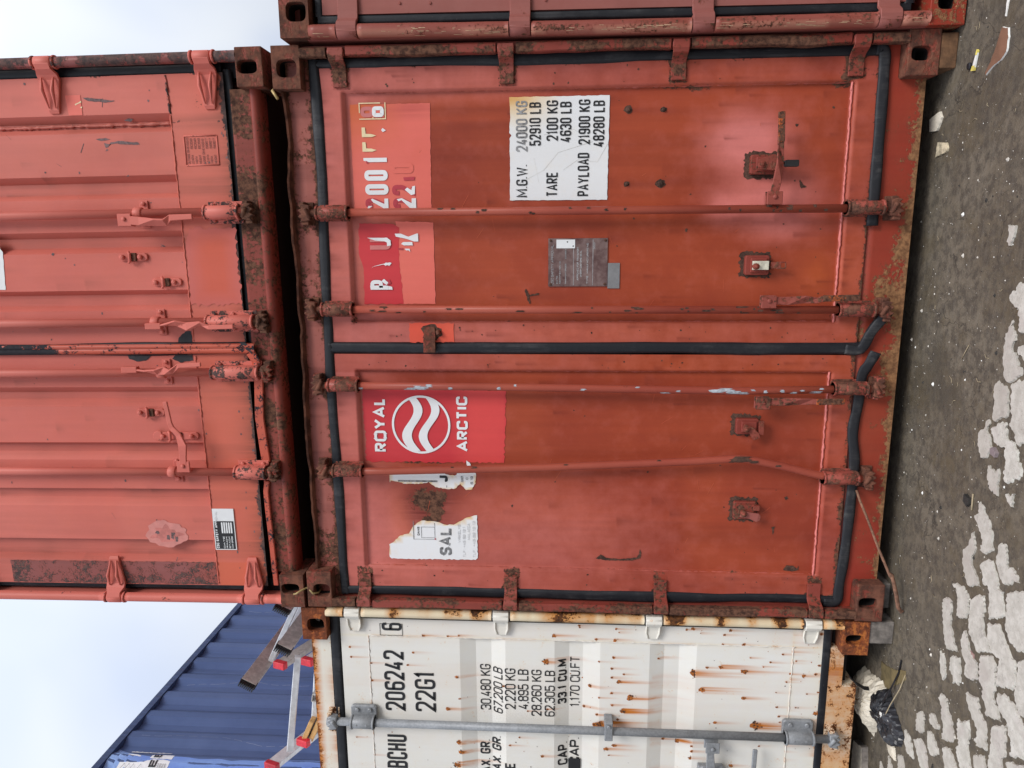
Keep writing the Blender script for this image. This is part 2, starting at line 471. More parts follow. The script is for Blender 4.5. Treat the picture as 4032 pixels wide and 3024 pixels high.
def stroke(mb, pts, t, y, closed, mat, lift):
    P = [np.array(p, float) for p in pts]
    if SUB[0]:
        Q = []
        for i, p in enumerate(P):
            Q.append(p)
            if closed or i < len(P) - 1:
                q = P[(i + 1) % len(P)]; k = int(np.linalg.norm(q - p) / SUB[0])
                Q += [p + (q - p) * j / (k + 1) for j in range(1, k + 1)]
        P = Q
    n = len(P)
    L = []; Rr = []
    for i in range(n):
        a = P[i - 1] if (closed or i) else None
        b = P[(i + 1) % n] if (closed or i < n - 1) else None
        d1 = (P[i] - a) if a is not None else (b - P[i])
        d2 = (b - P[i]) if b is not None else d1
        d1 = d1 / max(np.linalg.norm(d1), 1e-9); d2 = d2 / max(np.linalg.norm(d2), 1e-9)
        n1 = np.array([-d1[1], d1[0]]); n2 = np.array([-d2[1], d2[0]])
        mm = n1 + n2; ln = np.linalg.norm(mm)
        mm = n1 if ln < .3 else mm / ln
        k = t / 2 / max(.55, mm @ n1)
        L.append(P[i] + mm * k); Rr.append(P[i] - mm * k)
    v = [(p[0], y, p[1]) for p in L] + [(p[0], y, p[1]) for p in Rr]
    f = []
    for i in range(n if closed else n - 1):
        j = (i + 1) % n
        f.append((i + n, j + n, j, i))
    mb.add(v, f, mat=mat)
def text(mb, s, x, z, h, w, t, y, gap=None, mat=0, slant=0.0, lift=.00012, angle=0.0):
    """Writes s from x rightwards on the baseline z; returns where it ends."""
    gap = t * 1.1 if gap is None else gap
    x0 = x
    for ch in s:
        cw = w * NARROW.get(ch, 1)
        for kind, pts in GL.get(ch, []):
            rad = min((cw - t) / 2, (h - t) / 4) * .95
            loc = [np.array([t / 2 + p[0] * (cw - t), t / 2 + p[1] * (h - t)]) for p in pts]
            out = []
            n = len(pts)
            for i, p in enumerate(pts):
                rr = rad * p[2] if len(p) > 2 else 0
                if rr and (kind == 'c' or 0 < i < n - 1):
                    a = loc[i - 1] - loc[i]; b = loc[(i + 1) % n] - loc[i]
                    la, lb = np.linalg.norm(a), np.linalg.norm(b)
                    r2 = min(rr, la * .5, lb * .5); a /= la; b /= lb
                    for q in np.linspace(0, 1, 6):
                        out.append((1 - q) ** 2 * (loc[i] + a * r2) + 2 * q * (1 - q) * loc[i] + q * q * (loc[i] + b * r2))
                else:
                    out.append(loc[i])
            fin = []
            for p in out:
                px, pz = x + p[0] + slant * p[1], z + p[1]
                if angle:
                    dx, dz = px - x0, pz - z
                    px, pz = x0 + dx * math.cos(angle) - dz * math.sin(angle), z + dx * math.sin(angle) + dz * math.cos(angle)
                fin.append((px, pz))
            stroke(mb, fin, t, y, kind == 'c', mat, lift)
            y -= lift * .3
        x += cw + gap
    return x
def width_of(s, w, gap):
    return sum(w * NARROW.get(c, 1) + gap for c in s) - gap
def text_fit(mb, s, x0, x1, z0, z1, t, y, mat=0, slant=0.0):
    """Writes s so that it fills x0..x1 by z0..z1."""
    gap = t * .55
    units = sum(NARROW.get(c, 1) for c in s)
    w = ((x1 - x0) - gap * (len(s) - 1)) / units
    text(mb, s, x0, z0, z1 - z0, w, t, y, gap, mat, slant)

# ------------------------------------------------------------------ container parts
def casting_mesh(x0, x1, z0, z1, hx, hz, hw, hh, y0=0.0, y1=.178, rust=.32):
    """A corner casting with its oval opening; local y grows into the container."""
    mb = MB(); mb.rust = rust
    ang = sorted([2 * math.pi * i / 32 for i in range(32)] + [math.atan2(z - hz, x - hx) % (2 * math.pi) for x in (x0, x1) for z in (z0, z1)])
    outer, inner = [], []
    for w in ang:
        c, s = math.cos(w), math.sin(w)
        ts = []
        if c > 1e-9: ts.append((x1 - hx) / c)
        if c < -1e-9: ts.append((x0 - hx) / c)
        if s > 1e-9: ts.append((z1 - hz) / s)
        if s < -1e-9: ts.append((z0 - hz) / s)
        t = min(ts)
        outer.append((hx + c * t, hz + s * t))
        r = (abs(c / hw) ** 3.4 + abs(s / hh) ** 3.4) ** (-1 / 3.4)
        inner.append((hx + c * r, hz + s * r))
    n = len(ang)
    V = [(x, y0, z) for x, z in outer] + [(x, y0, z) for x, z in inner] + [(x, y0 + .034, z) for x, z in inner] + [(x, y1, z) for x, z in outer]
    F = []
    for i in range(n):
        j = (i + 1) % n
        F.append((i, j, n + j, n + i))
        F.append((n + i, n + j, 2 * n + j, 2 * n + i))
        F.append((3 * n + i, 3 * n + j, j, i))
    F.append(tuple(3 * n + i for i in range(n)))
    mb.add(V, F)
    V = [(x, y0 + .034, z) for x, z in inner] + [(hx + (x - hx) * 1.15, y1 - .02, hz + (z - hz) * 1.15) for x, z in inner]
    mb.add(V, [(i, (i + 1) % n, n + (i + 1) % n, n + i) for i in range(n)] + [tuple(range(n, 2 * n))], mat=1, rust=0)
    return mb

def strap_mesh(st, zc, t, mb=None, rib=False, **k):
    """A hinge strap through stations (x, y, half height), t thick."""
    mb = mb or MB()
    st = [np.array(q, float) for q in st]
    V = []
    for i, q in enumerate(st):
        a = st[min(i + 1, len(st) - 1)][:2] - st[max(i - 1, 0)][:2]
        a /= np.linalg.norm(a); nrm = np.array([-a[1], a[0]])
        if nrm[1] < 0: nrm = -nrm
        for dz in (-1, 1):
            V.append((q[0], q[1], zc + dz * q[2]))
        for dz in (-1, 1):
            V.append((q[0] + nrm[0] * t, q[1] + nrm[1] * t, zc + dz * q[2]))
    F = []
    for i in range(len(st) - 1):
        a, b = 4 * i, 4 * i + 4
        F += [(a, b, b + 1, a + 1), (a + 2, a + 3, b + 3, b + 2), (a, a + 2, b + 2, b), (a + 1, b + 1, b + 3, a + 3)]
    e = 4 * (len(st) - 1)
    F += [(0, 1, 3, 2), (e, e + 2, e + 3, e + 1)]
    mb.add(V, F, **k)
    if rib:
        a, b = st[-3], st[-1]
        for dz in (-.55, .55):
            p = [(a[0], a[1] - .004, zc + dz * a[2] * .9), ((a[0] + b[0]) / 2, (a[1] + b[1]) / 2 - .010, zc + dz * (a[2] + b[2]) / 2), (b[0], b[1] - .003, zc + dz * b[2] * .85)]
            mb.tube(p, [.004, .008, .003], n=6, **k)
    return mb

def bolt(mb, x, y, z, r=.011, h=.010, n=6, **k):
    mb.tube([(x, y, z), (x, y - h * .7, z), (x, y - h, z)], [r, r, r * .72], n=n, smooth=False, **k)

def weld(mb, p0, p1, r=.004, seed=1, **k):
    p0, p1 = np.array(p0, float), np.array(p1, float)
    L = np.linalg.norm(p1 - p0); n = max(2, int(L / .011))
    g = np.random.default_rng(seed)
    path = [p0 + (p1 - p0) * i / n + g.normal(0, .0009, 3) for i in range(n + 1)]
    mb.tube(path, list(np.clip(g.normal(r, r * .3, n + 1), r * .4, r * 1.8)), n=6, **k)

CAMSHAPE = [(-.030, -.022), (.030, -.022), (.036, .004), (.030, .022), (.021, .010), (.011, .028), (-.003, .012), (-.014, .030), (-.024, .012), (-.037, .022), (-.034, -.004)]
def locking_bar(parent, path, top, bot, mat, matworn, marks=(), markmat=None, topmat=None, r=.0165, top_in=.13, bot_in=.14, bw=.034, style='weld', cam_mat=None,
                face=.055, rust=.1, flip=(1, 1), label=None, keeper_mat=None, cam_gap=.014):
    """path: the bar's axis; top, bot: (x, z inner end, z outer end) of the two end bearings."""
    cam_mat = cam_mat or matworn
    mb = MB(); mb.rust = rust
    mb.tube(path, r, n=16)
    g = random.Random(int(path[0][0] * 1e4))
    for z, L, w0, w1 in marks:            # bare patches that hug the round of the bar
        xs = np.interp(z, [p[2] for p in path][::-1], [p[0] for p in path][::-1]); ys = np.interp(z, [p[2] for p in path][::-1], [p[1] for p in path][::-1])
        a = np.linspace(w0, w1, 6); rr = r + .0007
        V = [(xs + rr * math.sin(q), ys - rr * math.cos(q), z + s * L * g.uniform(.15, .6)) for s in (-1, 1) for q in a]
        mb.add(V, [(i, i + 1, i + 7, i + 6) for i in range(5)], smooth=True, mat=1, rust=0)
    o = mb.build('locking_bar', [mat] + ([markmat] if markmat else []), parent)
    if label: o['label'] = label
    yb = path[0][1]
    for (x, zi, zo), sg, fl in ((top, 1, flip[0]), (bot, -1, flip[1])):
        b = MB(); b.rust = .32
        za, zb = min(zi, zo), max(zi, zo)
        b.box(x - bw, x + bw, face - .010, face - .002, za + .004, zb - .004)
        if style == 'bolt':
            for q in range(3 if zb - za > .17 else 2):
                zz = za + .024 + q * (zb - za - .048) / (2 if zb - za > .17 else 1)
                for sx in (-1, 1):
                    bolt(b, x + sx * (bw - .004), face - .010, zz, .010, .011)
            b.box(x - bw - .010, x + bw + .010, face - .0085, face - .0015, za, zb)
        else:
            for q in (.3, .72):
                bolt(b, x + .002, yb - r - .009, za + q * (zb - za), .0055, .003, n=8)
        b.tube([(x, yb, za), (x, yb, zb)], r + .0105, n=18)
        b.box(x - r - .0105, x + r + .0105, yb, face - .006, za, zb)
        for zz in (za, zb - .009):
            b.tube([(x, yb, zz), (x, yb, zz + .009)], r + .0145, n=18)
        b.build('bearing', [topmat if (topmat and sg > 0) else matworn], o, bevel=.0015)
        c = MB(); c.rust = .38
        zc = zo + sg * .012
        c.tube([(x, yb, zo - sg * .004), (x, yb, zc + sg * cam_gap)], r * .98, n=14)
        pts = [(x + fl * px, zc + sg * (cam_gap + .018) + sg * pz) for px, pz in CAMSHAPE]
        if fl * sg < 0: pts = pts[::-1]
        c.prism(pts, yb - .020, yb + .016)
        c.tube([(x - fl * .022, yb - .012, zc + sg * (cam_gap - .002)), (x + fl * .018, yb - .026, zc + sg * (cam_gap + .016))], .010, n=8)
        c.build('cam', [cam_mat], o, bevel=.003)
        k = MB(); k.rust = .4
        zk = zc + sg * (cam_gap + .022)
        k.box(x - .050, x + .046, face - .002, face + .01, zk - .026, zk + .030)
        k.prism([(x - fl * .050, zk - .018), (x - fl * .018, zk - .016), (x - fl * .016, zk + .012), (x - fl * .048, zk + .014)][::fl], yb - .012, face)
        k.prism([(x + fl * .022, zk + .002), (x + fl * .046, zk), (x + fl * .044, zk + .024), (x + fl * .024, zk + .022)][::fl], yb - .006, face)
        k.build('keeper', [keeper_mat or matworn], o, bevel=.003)
    return o

def gasket_strip(mb, a, b, w0, w1, y, h=.016, amp=.003, seed=0, n=60, vertical=True, bulge=True):
    """A rubber lip from a to b (along z if vertical) between w0 and w1 with slightly wandering edges."""
    t = np.linspace(a, b, n)
    e0 = w0 + lnoise(n, amp, 4, seed); e1 = w1 + lnoise(n, amp, 4, seed + 50)
    prof = [(0, 0), (.08, -.55), (.3, -1), (.55, -.72), (.80, -1), (.95, -.5), (1, 0)] if bulge else [(0, 0), (.1, -.7), (.5, -1), (.9, -.7), (1, 0)]
    V = []
    for i in range(n):
        for p, q in prof:
            w = e0[i] + (e1[i] - e0[i]) * p
            V.append((w, y + q * h, t[i]) if vertical else (t[i], y + q * h, w))
    m = len(prof); F = []
    for i in range(n - 1):
        for j in range(m - 1):
            f = (i * m + j, i * m + j + 1, (i + 1) * m + j + 1, (i + 1) * m + j)
            F.append(f if (vertical and b > a) else f[::-1])
    mb.add(V, F, smooth=True)

def shell(parent, paintm, rustmat, depth=6.058, W=2.438, H=2.591, head=2.545, walls=True):
    """Side walls, roof and back so that the box is a box from anywhere."""
    ys = [.18]; xs = []
    for sgn, x in ((-1, 0.012), (1, W - .012)):
        mb = MB()
        yy, off = [], []
        y = .18
        while y < depth - .18:
            for d, o in ((0, 0), (.072, 0), (.14, .036), (.212, .036), (.278, 0)):
                if d < .278: yy.append(min(y + d, depth - .1)); off.append(o)
            y += .278
        V = []
        for q, o in zip(yy, off):
            xx = x - sgn * o
            V += [(xx, q, .15), (xx, q, H - .06)]
        F = [(2 * i, 2 * i + 1, 2 * i + 3, 2 * i + 2) for i in range(len(yy) - 1)]
        mb.add(V, F)
        mb.build('side_wall', paintm, parent)
        r = MB(); r.rust = .12
        r.box(x - .03 if sgn > 0 else x - .012, x + .012 if sgn > 0 else x + .03, .17, depth - .17, H - .075, H - .012)
        r.box(x - .03 if sgn > 0 else x - .012, x + .012 if sgn > 0 else x + .03, .17, depth - .17, .012, .16)
        r.build('side_rail', paintm, parent, bevel=.003)
    mb = MB(); mb.box(.03, W - .03, .10, depth - .06, H - .05, H - .03); mb.build('roof', paintm, parent)
    mb = MB(); mb.box(.03, W - .03, depth - .08, depth - .06, .1, H - .05); mb.build('end_wall', paintm, parent)
    mb = MB(); mb.box(.03, W - .03, .09, depth - .06, .05, .12); mb.build('underframe', dark, parent)
    for x0, x1, hx in ((0, .162, .09), (W - .162, W, W - .09)):
        for z0, z1 in ((0, .118), (H - .118, H)):
            casting = MB(); casting.rust = .3
            casting.box(x0, x1, depth - .178, depth, z0, z1)
            casting.build('corner_casting', rustmat, parent, bevel=.008)

def gauss(X, Z, x, z, rx, rz, a=1.0):
    return a * np.exp(-((X - x) / rx) ** 2 - ((Z - z) / rz) ** 2)
def runs(X, Z, items):
    """Streaks that ran down from (x, z): width, length, amount."""
    o = 0 * X
    for x, z, w, L, a in items:
        d = (z - Z) / L
        o = np.maximum(o, a * np.exp(-((X - x) / w) ** 2) * np.where((d > 0) & (d < 1), (1 - np.clip(d, 0, 1)) ** 1.3, 0))
    return o
def edge_wave(X, k=40, seed=0):
    g = np.random.default_rng(seed); o = 0 * X
    for j in range(4):
        o = o + np.sin(X * k * (1.7 ** j) + g.random() * 6) / (1.5 ** j)
    return o / 3

# ================================================================== GROUND
GZ = -.065
ground_mat = Mat('oily dirty ground')
M = ground_mat
a = M.noise(2.2, 4, .6); b = M.noise(26, 6, .72); c = M.noise(180, 3, .7); d = M.noise(1.0, 5, .65, stretch=(14, 45, 1))
col = M.mix(M.step(a, .36, .62), (.108, .085, .056), (.160, .132, .096))
col = M.mix(M.step(b, .38, .64), col, (.072, .058, .043))
col = M.mix(M.math('MULTIPLY', M.step(M.noise(5, 5, .7), .52, .66), .5), col, (.105, .078, .042))
col = M.mix(M.math('MULTIPLY', M.step(d, .46, .66), .25), col, (.18, .155, .125))
col = M.mix(M.step(c, .64, .70, 0, .8), col, (.27, .25, .22))
col = M.mix(M.step(c, .36, .30, 0, .8), col, (.022, .019, .016))
vo = M.nt.nodes.new('ShaderNodeTexVoronoi'); vo.feature = 'DISTANCE_TO_EDGE'; vo.inputs['Scale'].default_value = 3.1
wv = M.nt.nodes.new('ShaderNodeVectorMath'); wv.operation = 'ADD'
nzc = M.nt.nodes.new('ShaderNodeTexNoise'); nzc.inputs['Scale'].default_value = 5; nzc.inputs['Detail'].default_value = 5
M.nt.links.new(M.tc, nzc.inputs['Vector'])
sc2 = M.nt.nodes.new('ShaderNodeVectorMath'); sc2.operation = 'SCALE'; sc2.inputs['Scale'].default_value = .35
M.nt.links.new(nzc.outputs['Color'], sc2.inputs[0]); M.nt.links.new(M.tc, wv.inputs[0]); M.nt.links.new(sc2.outputs[0], wv.inputs[1])
M.nt.links.new(wv.outputs[0], vo.inputs['Vector'])
crack = M.math('MULTIPLY', M.step(vo.outputs['Distance'], .010, .0, 0, 1), M.step(M.noise(2.5, 3), .46, .56))
col = M.mix(M.math('MULTIPLY', crack, .75), col, (.030, .024, .018))
col = M.mix(M.step(M.noise(1.3, 5, .7, dist=.6), .55, .68, 0, .55), col, (.062, .052, .040))
M.put(M.b.inputs['Roughness'], M.step(a, .3, .7, .72, .92))
M.bump(M.math('ADD', b, M.math('MULTIPLY', c, .5)), .55, .006)
ground_m = M.set(color=col)
mb = MB()
def gy(n): return n
gx = np.linspace(-60, 60, 25); gyv = np.linspace(-60, 60, 25)
X, Y = np.meshgrid(gx, gyv)
idx = np.arange(625).reshape(25, 25)
q = np.stack([idx[:-1, :-1], idx[:-1, 1:], idx[1:, 1:], idx[1:, :-1]], -1).reshape(-1, 4)
mb.add(np.stack([X, Y, 0 * X + GZ], -1), [tuple(t) for t in q.tolist()])
tag(mb.build('ground', ground_m), None, None, kind='structure')

M = Mat('pale worn paver tops')
a = M.noise(30, 5, .7); b = M.noise(7, 3, .6); c = M.noise(140, 3, .7)
col = M.mix(M.step(a, .34, .66), (.45, .425, .375), (.60, .575, .52))
col = M.mix(M.step(b, .50, .66, 0, .5), col, (.44, .385, .36))
col = M.mix(M.step(c, .38, .30, 0, .7), col, (.13, .12, .11))
col = M.mix(M.step(M.noise(16, 6, .75), .56, .70, 0, .55), col, (.20, .18, .16))
col = M.mix(M.math('MULTIPLY', M.attr('fade'), .55), col, (.37, .33, .285))
M.bump(M.math('ADD', a, M.math('MULTIPLY', b, 1.2)), .6, .004)
paver_m = M.set(color=col, rough=.85)
PAV = '1519,-545 1515,-561 1512,-600 1364,-630 1360,-578 1382,-569 1392,-573 1437,-556 1437,-540 1446,-530 1457,-508 1476,-504 1490,-515 1494,-535 1509,-537;1393,-532 1369,-540 1348,-561 1331,-564 1319,-551 1296,-551 1283,-580 1252,-592 1243,-612 1230,-614 1207,-586 1190,-557 1204,-527 1251,-513 1297,-508 1339,-510 1371,-520;1326,-638 1321,-601 1314,-583 1287,-589 1285,-609 1245,-655;1184,-500 1177,-518 1174,-535 1163,-554 1097,-572 1078,-570 1057,-530 1046,-517 1047,-498 1094,-494 1165,-484;1201,-597 1208,-625 1219,-679 1025,-719 1011,-661 997,-645 1010,-630 1027,-625 1056,-587 1079,-596 1122,-579 1149,-574 1161,-581 1179,-569;1041,-470 1029,-483 1009,-470 994,-475 978,-496 943,-510 924,-492 906,-484 899,-456 923,-441 942,-429 970,-427 995,-436 1006,-457 1026,-461;1046,-539 1053,-567 1023,-581 1003,-585 1001,-618 976,-645 946,-651 945,-665 913,-676 888,-663 884,-640 869,-635 859,-603 893,-591 916,-597 952,-583 971,-586 973,-526 997,-508 1013,-493 1025,-511;885,-504 872,-547 891,-560 866,-567 843,-564 799,-573 807,-532 835,-510 854,-506;820,-615 822,-641 836,-658 812,-651 791,-658 801,-629;742,-482 734,-503 715,-515 700,-545 681,-557 648,-575 606,-586 592,-567 575,-544 576,-519 610,-526 636,-515 654,-491 671,-474 684,-462 704,-487;623,-467 591,-482 563,-490 535,-476 497,-487 475,-520 449,-537 444,-509 420,-482 440,-451 478,-431 531,-420 560,-444 593,-455;649,-624 650,-654 591,-668 591,-710 561,-735 557,-707 545,-705 522,-670 538,-641 572,-614 607,-617 635,-614;556,-559 568,-591 543,-610 520,-632 491,-641 493,-666 460,-673 422,-688 404,-674 364,-615 408,-608 456,-601 474,-589 470,-560 505,-547 525,-529;379,-380 392,-412 401,-444 388,-477 327,-493 299,-487 280,-454 274,-431 328,-426 369,-411;308,-359 307,-386 261,-392 209,-402 175,-428 145,-460 135,-430 115,-392 141,-370 184,-358 224,-340 288,-330;409,-536 427,-571 383,-586 349,-576 304,-597 284,-628 256,-644 241,-610 214,-571 235,-546 250,-517 289,-509 338,-504 377,-502;499,-689 570,-807 387,-845 344,-781 347,-738 385,-705 424,-697 462,-694;344,-610 354,-640 373,-673 337,-710 306,-746 296,-772 225,-787 199,-773 193,-745 163,-700 230,-692 263,-700 262,-654 278,-640 306,-618;248,-494 221,-511 185,-542 175,-579 118,-591 94,-561 90,-520 136,-523 160,-490 202,-473 228,-479;104,-430 129,-476 99,-488 52,-498 25,-491 30,-471 9,-456 41,-453 47,-426 76,-423;81,-352 75,-377 52,-392 0,-403 -20,-390 7,-371 47,-359;212,-596 246,-657 229,-679 151,-693 111,-690 93,-720 59,-740 43,-699 27,-668 56,-659 80,-632 112,-631 120,-610 169,-597;312,-788 359,-851 184,-887 146,-827 172,-807 194,-791 248,-792;-80,-389 -79,-436 -107,-442 -120,-467 -159,-488 -174,-504 -207,-498 -247,-431 -189,-432 -163,-413 -121,-405 -104,-377;29,-542 39,-578 54,-609 12,-632 -5,-669 -89,-692 -111,-649 -106,-623 -80,-637 -50,-628 -32,-593 -12,-568;142,-710 160,-747 158,-796 135,-825 104,-881 39,-895 -17,-813 30,-808 44,-790 80,-778 91,-741 111,-716;-241,-273 -247,-293 -304,-301 -329,-291 -344,-248 -272,-241;-210,-332 -192,-357 -207,-381 -211,-403 -230,-400 -241,-374 -239,-338;-99,-514 -97,-535 -61,-575 -105,-590 -158,-590 -193,-609 -242,-636 -289,-581 -243,-546 -213,-525 -188,-541 -153,-522;-288,-331 -275,-367 -289,-392 -325,-420 -360,-385 -363,-361 -330,-339;-407,-165 -414,-208 -439,-233 -482,-250 -488,-199 -452,-171;-399,-236 -358,-290 -375,-330 -451,-372 -478,-330 -455,-295 -420,-268;-277,-444 -246,-484 -259,-512 -296,-548 -351,-482 -314,-458;13,-708 60,-770 -40,-788 -60,-772 -121,-785 -169,-727 -114,-710 -52,-711;-163,-631 -120,-684 -172,-706 -216,-654;-554,-133 -535,-167 -586,-199 -628,-149;-49,-800 -3,-876 -30,-909 -109,-815;1704,-450 1699,-490 1687,-489 1636,-474 1648,-452 1672,-460;-573,-19 -577,-64 -586,-84 -604,-61;-622,-55 -657,-99 -688,-62;-705,11 -723,-19 -748,11'
mb = MB()
pk = 0
def paver(pts):
    global pk
    pk += 1
    ar = sum(pts[i][0] * pts[(i + 1) % len(pts)][1] - pts[(i + 1) % len(pts)][0] * pts[i][1] for i in range(len(pts)))
    if ar < 0: pts = pts[::-1]
    pts = rough_edges(pts, .0050, .007, pk)
    from mathutils.geometry import tessellate_polygon
    tr = tessellate_polygon([[Vector((p[0], p[1], 0)) for p in pts]])
    n = len(pts); h = .007
    cx = sum(p[0] for p in pts) / n; cy = sum(p[1] for p in pts) / n
    tone = random.Random(pk * 13).random()
    V = [(cx + (p[0] - cx) * .985, cy + (p[1] - cy) * .985, GZ + h) for p in pts] + [(cx + (p[0] - cx) * 1.03, cy + (p[1] - cy) * 1.03, GZ + .001) for p in pts] + [(cx + (p[0] - cx) * 1.03, cy + (p[1] - cy) * 1.03, GZ - .01) for p in pts]
    mb.add(V, [tuple(t) for t in tr] + [(i + k * n, i + n + k * n, (i + 1) % n + n + k * n, (i + 1) % n + k * n) for k in (0, 1) for i in range(n)], fade=tone)
for s in PAV.split(';'):
    paver([tuple(float(q) / 1000 for q in t.split(',')) for t in s.split()])
g = random.Random(5)                    # the same paving goes on in front of the picture
for iy in range(14):
    for ix in range(20):
        x = -1.35 + ix * .185 + (iy % 2) * .09
        y = -.80 - iy * .125 - .30 * (1.4 - x) * (1.4 - x > 0) * .35
        if y > -.66 - .26 * (1.3 - x) * .55 or x > 1.75: continue
        w, h = .078 + g.uniform(-.01, .006), .048 + g.uniform(-.008, .004)
        an = .25 + g.uniform(-.06, .06)
        pts = [(-w, -h), (0, -h * 1.15), (w, -h * .9), (w * 1.05, h), (0, h * .9), (-w, h * 1.1)]
        paver([(x + p * math.cos(an) - q2 * math.sin(an), y + p * math.sin(an) + q2 * math.cos(an)) for p, q2 in pts])
tag(mb.build('paving', paver_m), None, None, kind='structure')

# ================================================================== MAIN RED CONTAINER
W, H = 2.438, 2.591
main = thing('shipping_container', 'red lower container with ROYAL ARCTIC emblem, white weight sticker and thick black door seals', 'container', group='stacked shipping containers')
shell(main, red, casting)
for x0, x1, z0, z1, hx, hz, hw, hh in ((0, .176, 0, .118, .087, .066, .025, .040), (2.272, W, 0, .118, 2.352, .067, .026, .037),
                                       (.004, .180, 2.475, H, .087, 2.522, .031, .038), (2.272, W, 2.475, H, 2.351, 2.530, .034, .041)):
    casting_mesh(x0, x1, z0, z1, hx, hz, hw, hh).build('corner_casting', [casting, dark], main, bevel=.006, seg=2)

# corner posts with the hinge pin guards
HZ = (2.328, 1.648, .968, .288)
for sgn in (1, -1):
    fx = (lambda x: x) if sgn > 0 else (lambda x: W - x)
    mb = MB(); mb.rust = .12
    a, b = sorted((fx(2.398), fx(W)))
    mb.box(a, b, .030, .14, .1, 2.49)
    a, b = sorted((fx(2.352), fx(2.40)))
    mb.box(a, b, .066, .14, .1, 2.49, fade=.1)
    mb.build('corner_post', redrail, main)
    ends = [2.476] + [q for h in HZ for q in (h + .040, h - .040)] + [.116]
    for i in range(0, len(ends), 2):
        mb = MB()
        z1, z0 = ends[i], ends[i + 1]
        n = max(4, int((z1 - z0) / .03)); zz = np.linspace(z0, z1, n)
        dx = lnoise(n, .0022, 3, i + (7 if sgn > 0 else 20))
        rr = .34 + lnoise(n, .10, 6, i + 3)
        V = []; 
        for k in range(n):
            for px, py in ((2.391, .030), (2.391, .002), (2.395, -.003), (2.423, -.003), (2.429, .002), (2.429, .030)):
                V.append((fx(px + dx[k]), py + dx[k] * .8, zz[k]))
        F = [(k * 6 + j, k * 6 + j + 1, k * 6 + 7 + j, k * 6 + 6 + j) for k in range(n - 1) for j in range(5)]
        F += [tuple(range(6)), tuple((n - 1) * 6 + j for j in range(6))]
        mb.add(V, F, rust=np.repeat(np.clip(rr, .05, .6), 6))
        mb.build('hinge_pin_guard', redrail, main)

# header beam with the bent rain lip, sill
xs = coords([.02, .17, 2.27, 2.418], .012)
def wear(X, Z):
    return dict(rust=.10 + .30 * np.exp(-(2.556 - Z) / .012) + .12 * np.exp(-(Z - 2.468) / .012), fade=.75 + 0 * X, dirt=.35 * (edge_wave(X, 30, 4) > .25) + .5 * np.exp(-(2.56 - Z) / .02))
mb = MB()
mb.grid(xs, coords([2.44, 2.468, 2.556], .008), lambda X, Z: .060 + .004 * edge_wave(X, 9, 1) * (Z > 2.5), wear)
mb.box(.02, 2.418, .066, .20, 2.44, 2.552)
n = 150
tx = np.linspace(.178, 2.285, n)
wz = 2.555 + np.interp(tx, [.178, .5, .95, 1.3, 1.9, 2.06, 2.285], [-.004, -.004, .002, -.006, .006, -.004, .010]) + lnoise(n, .0022, 22, 9)
wy = .030 + lnoise(n, .005, 16, 12)
V = []
for i in range(n):
    V += [(tx[i], .064, wz[i] - .010), (tx[i], wy[i], wz[i] - .004), (tx[i], wy[i] - .004, wz[i] + .004), (tx[i], .075, wz[i] + .004)]
mb.add(V, [(i * 4 + j, i * 4 + 4 + j, i * 4 + 5 + j, i * 4 + 1 + j) for i in range(n - 1) for j in range(3)], rust=.75, mat=1)
mb.build('header', [redrail, casting], main)
xs = coords([.16, 2.278], .010)
def wear(X, Z):
    low = np.exp(-(Z - .014) / (.018 + .012 * edge_wave(X, 7, 2) + .014 * np.clip((1.6 - np.abs(X - 1.5)) / 1.2, 0, 1)))
    top = np.exp(-np.clip(.188 - Z, 0, 1) / .022) * (.45 + .35 * edge_wave(X, 11, 3))
    return dict(rust=np.clip(.55 * low + .42 * top + .28 * gauss(X, Z, 1.40, .08, .16, .07) + .25 * gauss(X, Z, 1.12, .06, .10, .05) + .1, 0, .62), fade=.1, dirt=.25 * top)
mb = MB()
mb.grid(xs, coords([.014, .150, .196], .008), lambda X, Z: .060 + .014 * np.clip((Z - .165) / .03, 0, 1), wear)
mb.grid(coords([.036, .16], .01), coords([.120, .196], .008), lambda X, Z: .062 + .014 * np.clip((Z - .165) / .03, 0, 1), wear)
mb.grid(coords([2.278, 2.405], .01), coords([.120, .196], .008), lambda X, Z: .062 + .014 * np.clip((Z - .165) / .03, 0, 1), wear)
mb.box(.16, 2.278, .064, .2, .014, .150, rust=.3)
mb.build('sill', [sillred], main)

# doors
def door_profile(x0, x1, z0, z1, X, Z, face, deep):
    sx = np.clip(np.minimum(X - x0, x1 - X) / .007, 0, 1)
    st = np.clip((z1 - Z) / .008, 0, 1); sb = np.clip((Z - z0) / .014, 0, 1)
    return face + deep * np.minimum(np.minimum(sx, st), sb)
def near(v, v0, w): return np.exp(-np.abs(v - v0) / w)
FACE, PAN = .055, .075

gst = random.Random(77)
RUNS_R = [(gst.uniform(1.34, 2.25), .35 + 1.8 * gst.random() ** 1.3, gst.choice((.005, .007, .010, .02)), gst.uniform(.05, .22), gst.uniform(.25, .7)) for _ in range(46)]
RUNS_L = [(gst.uniform(.20, 1.10), .35 + 1.8 * gst.random() ** 1.3, gst.choice((.005, .007, .010, .02)), gst.uniform(.05, .22), gst.uniform(.2, .6)) for _ in range(40)]
RUNS_F = [(x, z, .007, gst.uniform(.06, .2), gst.uniform(.3, .7)) for x0, x1 in ((1.245, 1.315), (2.275, 2.35), (.095, .18), (1.12, 1.18)) for _ in range(12) for x, z in ((gst.uniform(x0, x1), gst.uniform(.3, 2.35)),)]
RUNS_B = [(gst.uniform(.1, 2.34), .275, gst.choice((.006, .01, .016)), gst.uniform(.04, .09), gst.uniform(.3, .8)) for _ in range(60)]
